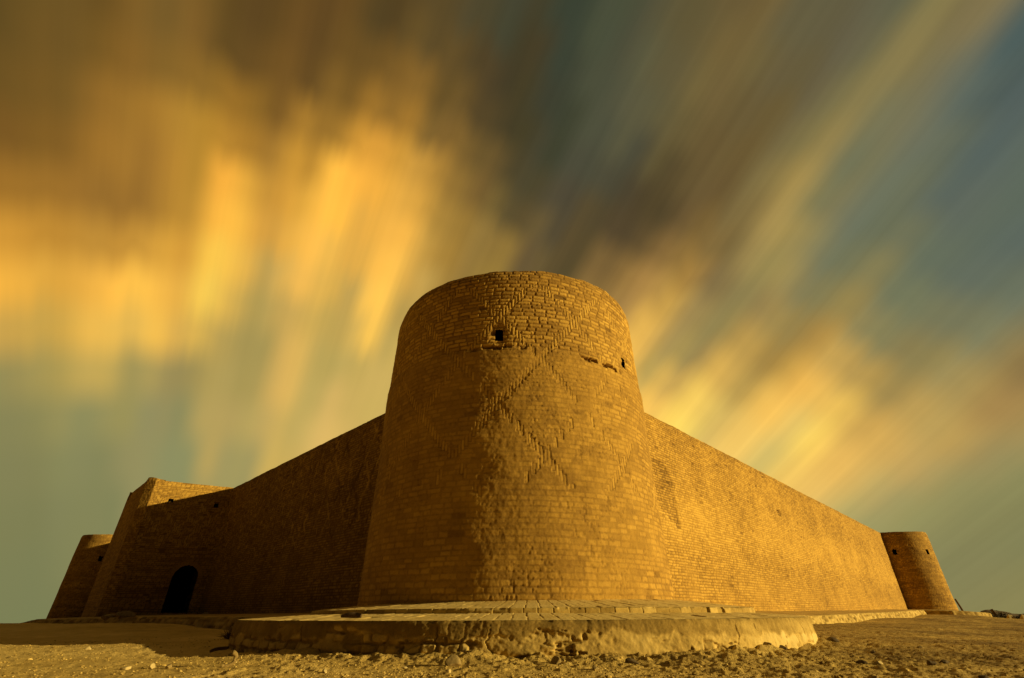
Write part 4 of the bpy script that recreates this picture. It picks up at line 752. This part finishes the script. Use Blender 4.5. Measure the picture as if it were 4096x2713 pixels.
# ------------------------------------------------------------------ stones one can pick out
ROCKS = [  # x, y, (sizes), material, turn, label
    (5.43, 9.50, (.34, .26, .16), 'darkstone', .4, 'big dark flat rock just beyond the right end of the plinth'),
    (4.75, 7.48, (.16, .14, .12), 'darkstone', 1.1, 'lone dark round stone on the open ground right of the plinth'),
    (3.55, 7.55, (.40, .13, .12), 'darkstone', -.75, 'long dark slab leaning in the rubble below the right end of the plinth'),
    (3.30, 7.35, (.26, .12, .10), 'stone', -.7, 'narrow brown slab next to the long dark slab under the plinth'),
    (3.82, 5.99, (.13, .12, .09), 'pale', .2, 'pale angular stone among dark ones in the right foreground'),
    (3.70, 6.05, (.17, .13, .09), 'darkstone', 2., 'dark broken stone touching the pale angular one in the right foreground'),
    (4.61, 6.11, (.18, .13, .11), 'darkstone', -.5, 'wedge shaped dark rock in the right foreground, lit on one side'),
    (4.25, 5.80, (.16, .12, .11), 'darkstone', .9, 'dark rock with a tail of rubble in the right foreground, left of the wedge'),
    (6.07, 8.41, (.16, .12, .08), 'stone', .1, 'small brown stone alone far right on the bare ground'),
    (4.03, 4.95, (.14, .10, .06), 'darkstone', .2, 'flat dark stone near the bottom right corner'),
    (3.05, 4.90, (.20, .13, .10), 'stone', .5, 'half buried stone at the bottom edge below the right rubble'),
    (-.554, 5.05, (.085, .06, .07), 'pale', .5, 'small yellow block standing on the gravel at the bottom centre'),
    (-.60, 5.72, (.30, .26, .20), 'stone', .9, 'rounded clod of earth against the rubble heap left of centre'),
    (.45, 5.85, (.22, .18, .14), 'stone', 2.1, 'lumpy clod in the middle of the rubble below the plinth'),
    (1.25, 5.95, (.20, .16, .13), 'darkstone', .3, 'dark clod by the hollow under the plinth, right of centre'),
    (.78, 5.35, (.11, .09, .08), 'stone', 1.3, 'fist sized brown stone in front of the rubble, right of centre'),
    (-9.4, 17.2, (.46, .30, .28), 'darkstone', .5, 'larger of two dark rocks in the shade left of the plinth'),
    (-10.3, 17.8, (.28, .2, .16), 'darkstone', 1.5, 'smaller of two dark rocks in the shade left of the plinth'),
    (-3.83, 5.72, (.13, .10, .09), 'pale', .6, 'pale stone on the edge of the shadow at the lower left'),
    (-3.62, 5.78, (.14, .11, .10), 'pale', 2.2, 'tan stone at the end of the row on the shadow edge, lower left'),
    (-3.42, 5.74, (.12, .09, .09), 'stone', 1.2, 'brown stone in the row on the shadow edge, nearest the plinth'),
    (-2.95, 6.10, (.08, .07, .06), 'pale', .2, 'small cream stone above the curved pipe piece'),
    (-6.3, 8.4, (.14, .11, .10), 'pale', .2, 'single cream stone far out on the bright ground at the left'),
    (-6.0, 6.2, (.07, .06, .05), 'darkstone', .2, 'little dark stone on the bright ground at the lower left'),
    (-1.72, 5.30, (.10, .08, .07), 'pale', 1.9, 'pale chip of stone on the gravel left of bottom centre'),
    (-1.05, 5.62, (.10, .05, .04), 'pale', .25, 'thin white sliver lying on the gravel left of centre'),
]
for i, (x, y, s_, mt, rot, lab) in enumerate(ROCKS):
    s_ = tuple(q * .78 for q in s_)
    o = rock_mesh('rock', (x, y, gz(x, y) + s_[2] * .14), s_, 600 + i * 7, M[mt], rot, rough=.35)
    tag(o, lab, 'rock', 'stones lying round the plinth')
for i, (x, y, z, s_, lab) in enumerate([(-15.35, 21.05, -.10, (.95, .5, .34), 'squared block leaning on the edge of the shaded terrace, left one'),
                                        (-14.35, 20.35, -.07, (.75, .42, .36), 'squared block leaning on the edge of the shaded terrace, right one')]):
    tag(rock_mesh('stone_block', (x, y, z), s_, 700 + i, M['stone'], .6, rough=.15), lab, 'stone block', 'blocks on the terrace edge')
tag(rock_mesh('stone_slab', (-16.6, 30.0, -.0), (1.5, .7, .3), 711, M['stone'], -.8), 'low flat slab lying by the foot of the dark doorway', 'stone slab')
for i, (x, y, lab) in enumerate([(43.6, 48.1, 'left one of two white marker stones before the far right scrub'), (44.55, 47.85, 'right one of two white marker stones before the far right scrub')]):
    V = [(x - .42, y - .3, -.62), (x + .42, y - .3, -.62), (x + .4, y + .35, -.62), (x - .4, y + .35, -.62), (x - .20, y - .06, -.04), (x - .02, y + .1, -.06), (x + .06, y - .1, -.12)]
    tag(polymesh('marker_stone', V, [(0, 1, 6, 4), (1, 2, 5, 6), (2, 3, 5), (3, 0, 4, 5), (4, 6, 5), (0, 3, 2, 1)], M['pale']), lab, 'marker stone', 'white marker stones')

# ------------------------------------------------------------------ sticks, pipe, posts
def tube(name, pts, radii, mat, parent=None, n=10, seed=1, hollow=0.0, rough=.15):
    pts = np.array(pts, float); m = len(pts); tg = np.gradient(pts, axis=0); tg /= np.linalg.norm(tg, axis=1)[:, None]
    ref = np.array((0, 0, 1.)) if abs(tg[0][2]) < .8 else np.array((1., 0, 0))
    V = []; 
    for i in range(m):
        a = np.cross(tg[i], ref); a /= np.linalg.norm(a); b = np.cross(a, tg[i])
        for k in range(n):
            t_ = 2 * math.pi * k / n; r_ = radii[i] * (1 + rough * (float(vnoise(np.array([i * .7]), np.array([k * 1.3]), seed)[0]) - .5))
            V.append(pts[i] + r_ * (math.cos(t_) * a + math.sin(t_) * b))
    F = [(i * n + k, i * n + (k + 1) % n, (i + 1) * n + (k + 1) % n, (i + 1) * n + k) for i in range(m - 1) for k in range(n)]
    if hollow:
        for end, i in ((0, 0), (1, m - 1)):
            c = pts[i]; inn = c + tg[i] * (radii[i] * 2.2 if end == 0 else -radii[i] * 2.2); b0 = len(V)
            for k in range(n): V.append(c + (V[i * n + k] - c) * hollow)
            for k in range(n): V.append(inn + (V[i * n + k] - c) * hollow * .8)
            for k in range(n):
                k2 = (k + 1) % n
                F.append((i * n + k, i * n + k2, b0 + k2, b0 + k)); F.append((b0 + k, b0 + k2, b0 + n + k2, b0 + n + k))
            F.append(tuple(b0 + n + k for k in range(n)))
    else:
        F.append(tuple(range(n))); F.append(tuple((m - 1) * n + k for k in range(n)))
    return polymesh(name, V, F, mat, parent, smooth=True)

s = np.linspace(0, 1, 9)
x0, y0, x1, y1 = -4.27, 8.02, -4.08, 8.16
tag(tube('stick', np.stack([x0 + (x1 - x0) * s, y0 + (y1 - y0) * s, np.array([gz(x0 + (x1 - x0) * q, y0 + (y1 - y0) * q) for q in s]) * .4 + gz(-4.16, 8.2) * .6 + .03 + .055 * s + .01 * np.sin(s * 5)], -1),
         .017 + .007 * np.sin(s * 3.0) , M['wood'], seed=4), 'dark weathered stick lying in the shade left of the plinth', 'stick')
a = np.linspace(rad(-105), rad(62), 15)
cx_, cy_ = -2.90, 5.80; zc = gz(cx_, cy_)
tag(tube('pipe_piece', np.stack([cx_ + .075 * np.cos(a), cy_ + .045 * np.cos(a), zc + .066 + .062 * np.sin(a)], -1), np.linspace(.015, .023, 15), M['clay'], n=14, hollow=.8, rough=.06),
    'broken curved pipe piece lying on the gravel in the lower left', 'pipe piece')
tag(tube('wood_chip', [(-1.86, 6.79, -.02), (-1.95, 6.80, -.015), (-2.03, 6.815, -.018), (-2.12, 6.83, -.03)], [.022, .032, .028, .016], M['wood'], n=8, rough=.5),
    'dark splinter of wood on the edge of the lower paving step', 'wood chip')
tag(tube('post', [(42.45, 51.4, -.3), (42.30, 51.45, .55), (42.15, 51.5, 1.22)], [.085, .08, .07], M['wood'], n=8), 'thin dark post leaning beside the foot of the right tower', 'post', 'leaning dark posts')
tag(tube('post', [(44.3, 50.0, -.7), (44.1, 50.05, -.1), (43.95, 50.1, .35)], [.13, .12, .10], M['wood'], n=8), 'short thick post leaning before the far right scrub', 'post', 'leaning dark posts')

# ------------------------------------------------------------------ dry bush by the plinth, far scrub
rb = np.random.default_rng(21)
bush = empty('dry_bush', (-5.82, 11.5, gz(-5.82, 11.5)), 'small dark dry bush against the left end of the plinth', 'bush')
TV = []; TF = []
for i in range(150):
    a0 = rb.uniform(0, 2 * math.pi); el = rb.uniform(.3, 1.4); L_ = rb.uniform(.12, .30)
    p = np.array((-5.82, 11.5, gz(-5.82, 11.5))); d = np.array((math.cos(a0) * math.cos(el), math.sin(a0) * math.cos(el), math.sin(el)))
    w_ = .006; b0 = len(TV)
    for k in range(5):
        sd = np.cross(d, rb.normal(size=3)); sd /= np.linalg.norm(sd)
        TV += [p - sd * w_ * (1 - k / 5.5), p + sd * w_ * (1 - k / 5.5)]
        p = p + d * L_ / 4; d = d + rb.normal(size=3) * .38; d /= np.linalg.norm(d)
    TF += [(b0 + 2 * k, b0 + 2 * k + 1, b0 + 2 * k + 3, b0 + 2 * k + 2) for k in range(4)]
polymesh('twigs', TV, TF, M['wood'], bush)

def leaf_clump(c, size, n, rng_):
    """flattened cloud of small leaf faces."""
    q = rng_.normal(size=(n, 3)); q /= np.linalg.norm(q, axis=1)[:, None]; q *= rng_.random((n, 1)) ** .45
    q[:, 2] = np.abs(q[:, 2])
    lob = .65 + .6 * fbm(q[:, 0] * 2.3 + c[0], q[:, 1] * 2.3 + q[:, 2] * 2, 77, 3)
    ctr = q * np.array(size) / 2 * lob[:, None] * np.array((1, 1, 2)) + np.array(c)
    u_ = rng_.normal(size=(n, 3)); u_ /= np.linalg.norm(u_, axis=1)[:, None]
    v_ = np.cross(u_, rng_.normal(size=(n, 3))); v_ /= np.linalg.norm(v_, axis=1)[:, None]
    s_ = rng_.uniform(.035, .08, (n, 1))
    V = np.stack([ctr - u_ * s_, ctr - v_ * s_ * .5, ctr + u_ * s_, ctr + v_ * s_ * .5], 1).reshape(-1, 3)
    return V, np.arange(n * 4).reshape(-1, 4)
SHR = [(48.2, 54.2, -.72, (3.4, 2.4, 1.05), 'low dark shrub on the far right, nearest the short post'),
       (50.6, 54.4, -.75, (2.6, 2.0, .95), 'dark shrub behind the left white marker stone'),
       (53.0, 54.2, -.78, (2.8, 2.2, .90), 'dark shrub behind the right white marker stone'),
       (55.6, 53.6, -.80, (2.6, 2.2, 1.0), 'dark shrub at the right edge of the picture')]
for i, (x, y, z, s_, lab) in enumerate(SHR):
    x, y = x * .925, y * .925
    b = empty('shrub', (x, y, z), lab, 'shrub', 'far scrub beyond the fortress')
    V, F = leaf_clump((x, y, z - .15), s_, 3200, rb)
    mesh_np('foliage', V, F, M['scrub'], b, smooth=False)
    tw = []; tf = []
    for k in range(7):
        a0 = k * .9; e0 = np.array((x + math.cos(a0) * s_[0] * .28, y + math.sin(a0) * s_[1] * .28, z + s_[2] * .6)); b0 = len(tw)
        tw += [(x - .03, y, z - .1), (x + .03, y, z - .1), tuple(e0)]; tf.append((b0, b0 + 1, b0 + 2))
    polymesh('stem', tw, tf, M['wood'], b)

# scrubby bank closing the view on the right
bx = np.linspace(0, 1, 160)[None, :]; by = np.linspace(0, 1, 26)[:, None]
ax = np.radians(40.2 + 19 * bx); dist = 66 + 14 * by + 0 * bx
crest = np.sin(math.pi * by) ** .8 * (.80 + .42 * np.exp(-((bx - .06) / .06) ** 2) + .30 * (fbm(bx * 26, bx * 0, 801, 4) - .5)) * sst(0, .02, bx)
BX = dist * np.sin(ax); BY = dist * np.cos(ax); BZ = -.88 + crest + .12 * (fbm(bx * 70, by * 8, 803, 4, .6) - .5)
tag(mesh_np('hill', np.stack([BX, BY, BZ], -1).reshape(-1, 3), grid_faces(26, 160, False, None, True), M['bank']), kind='structure')
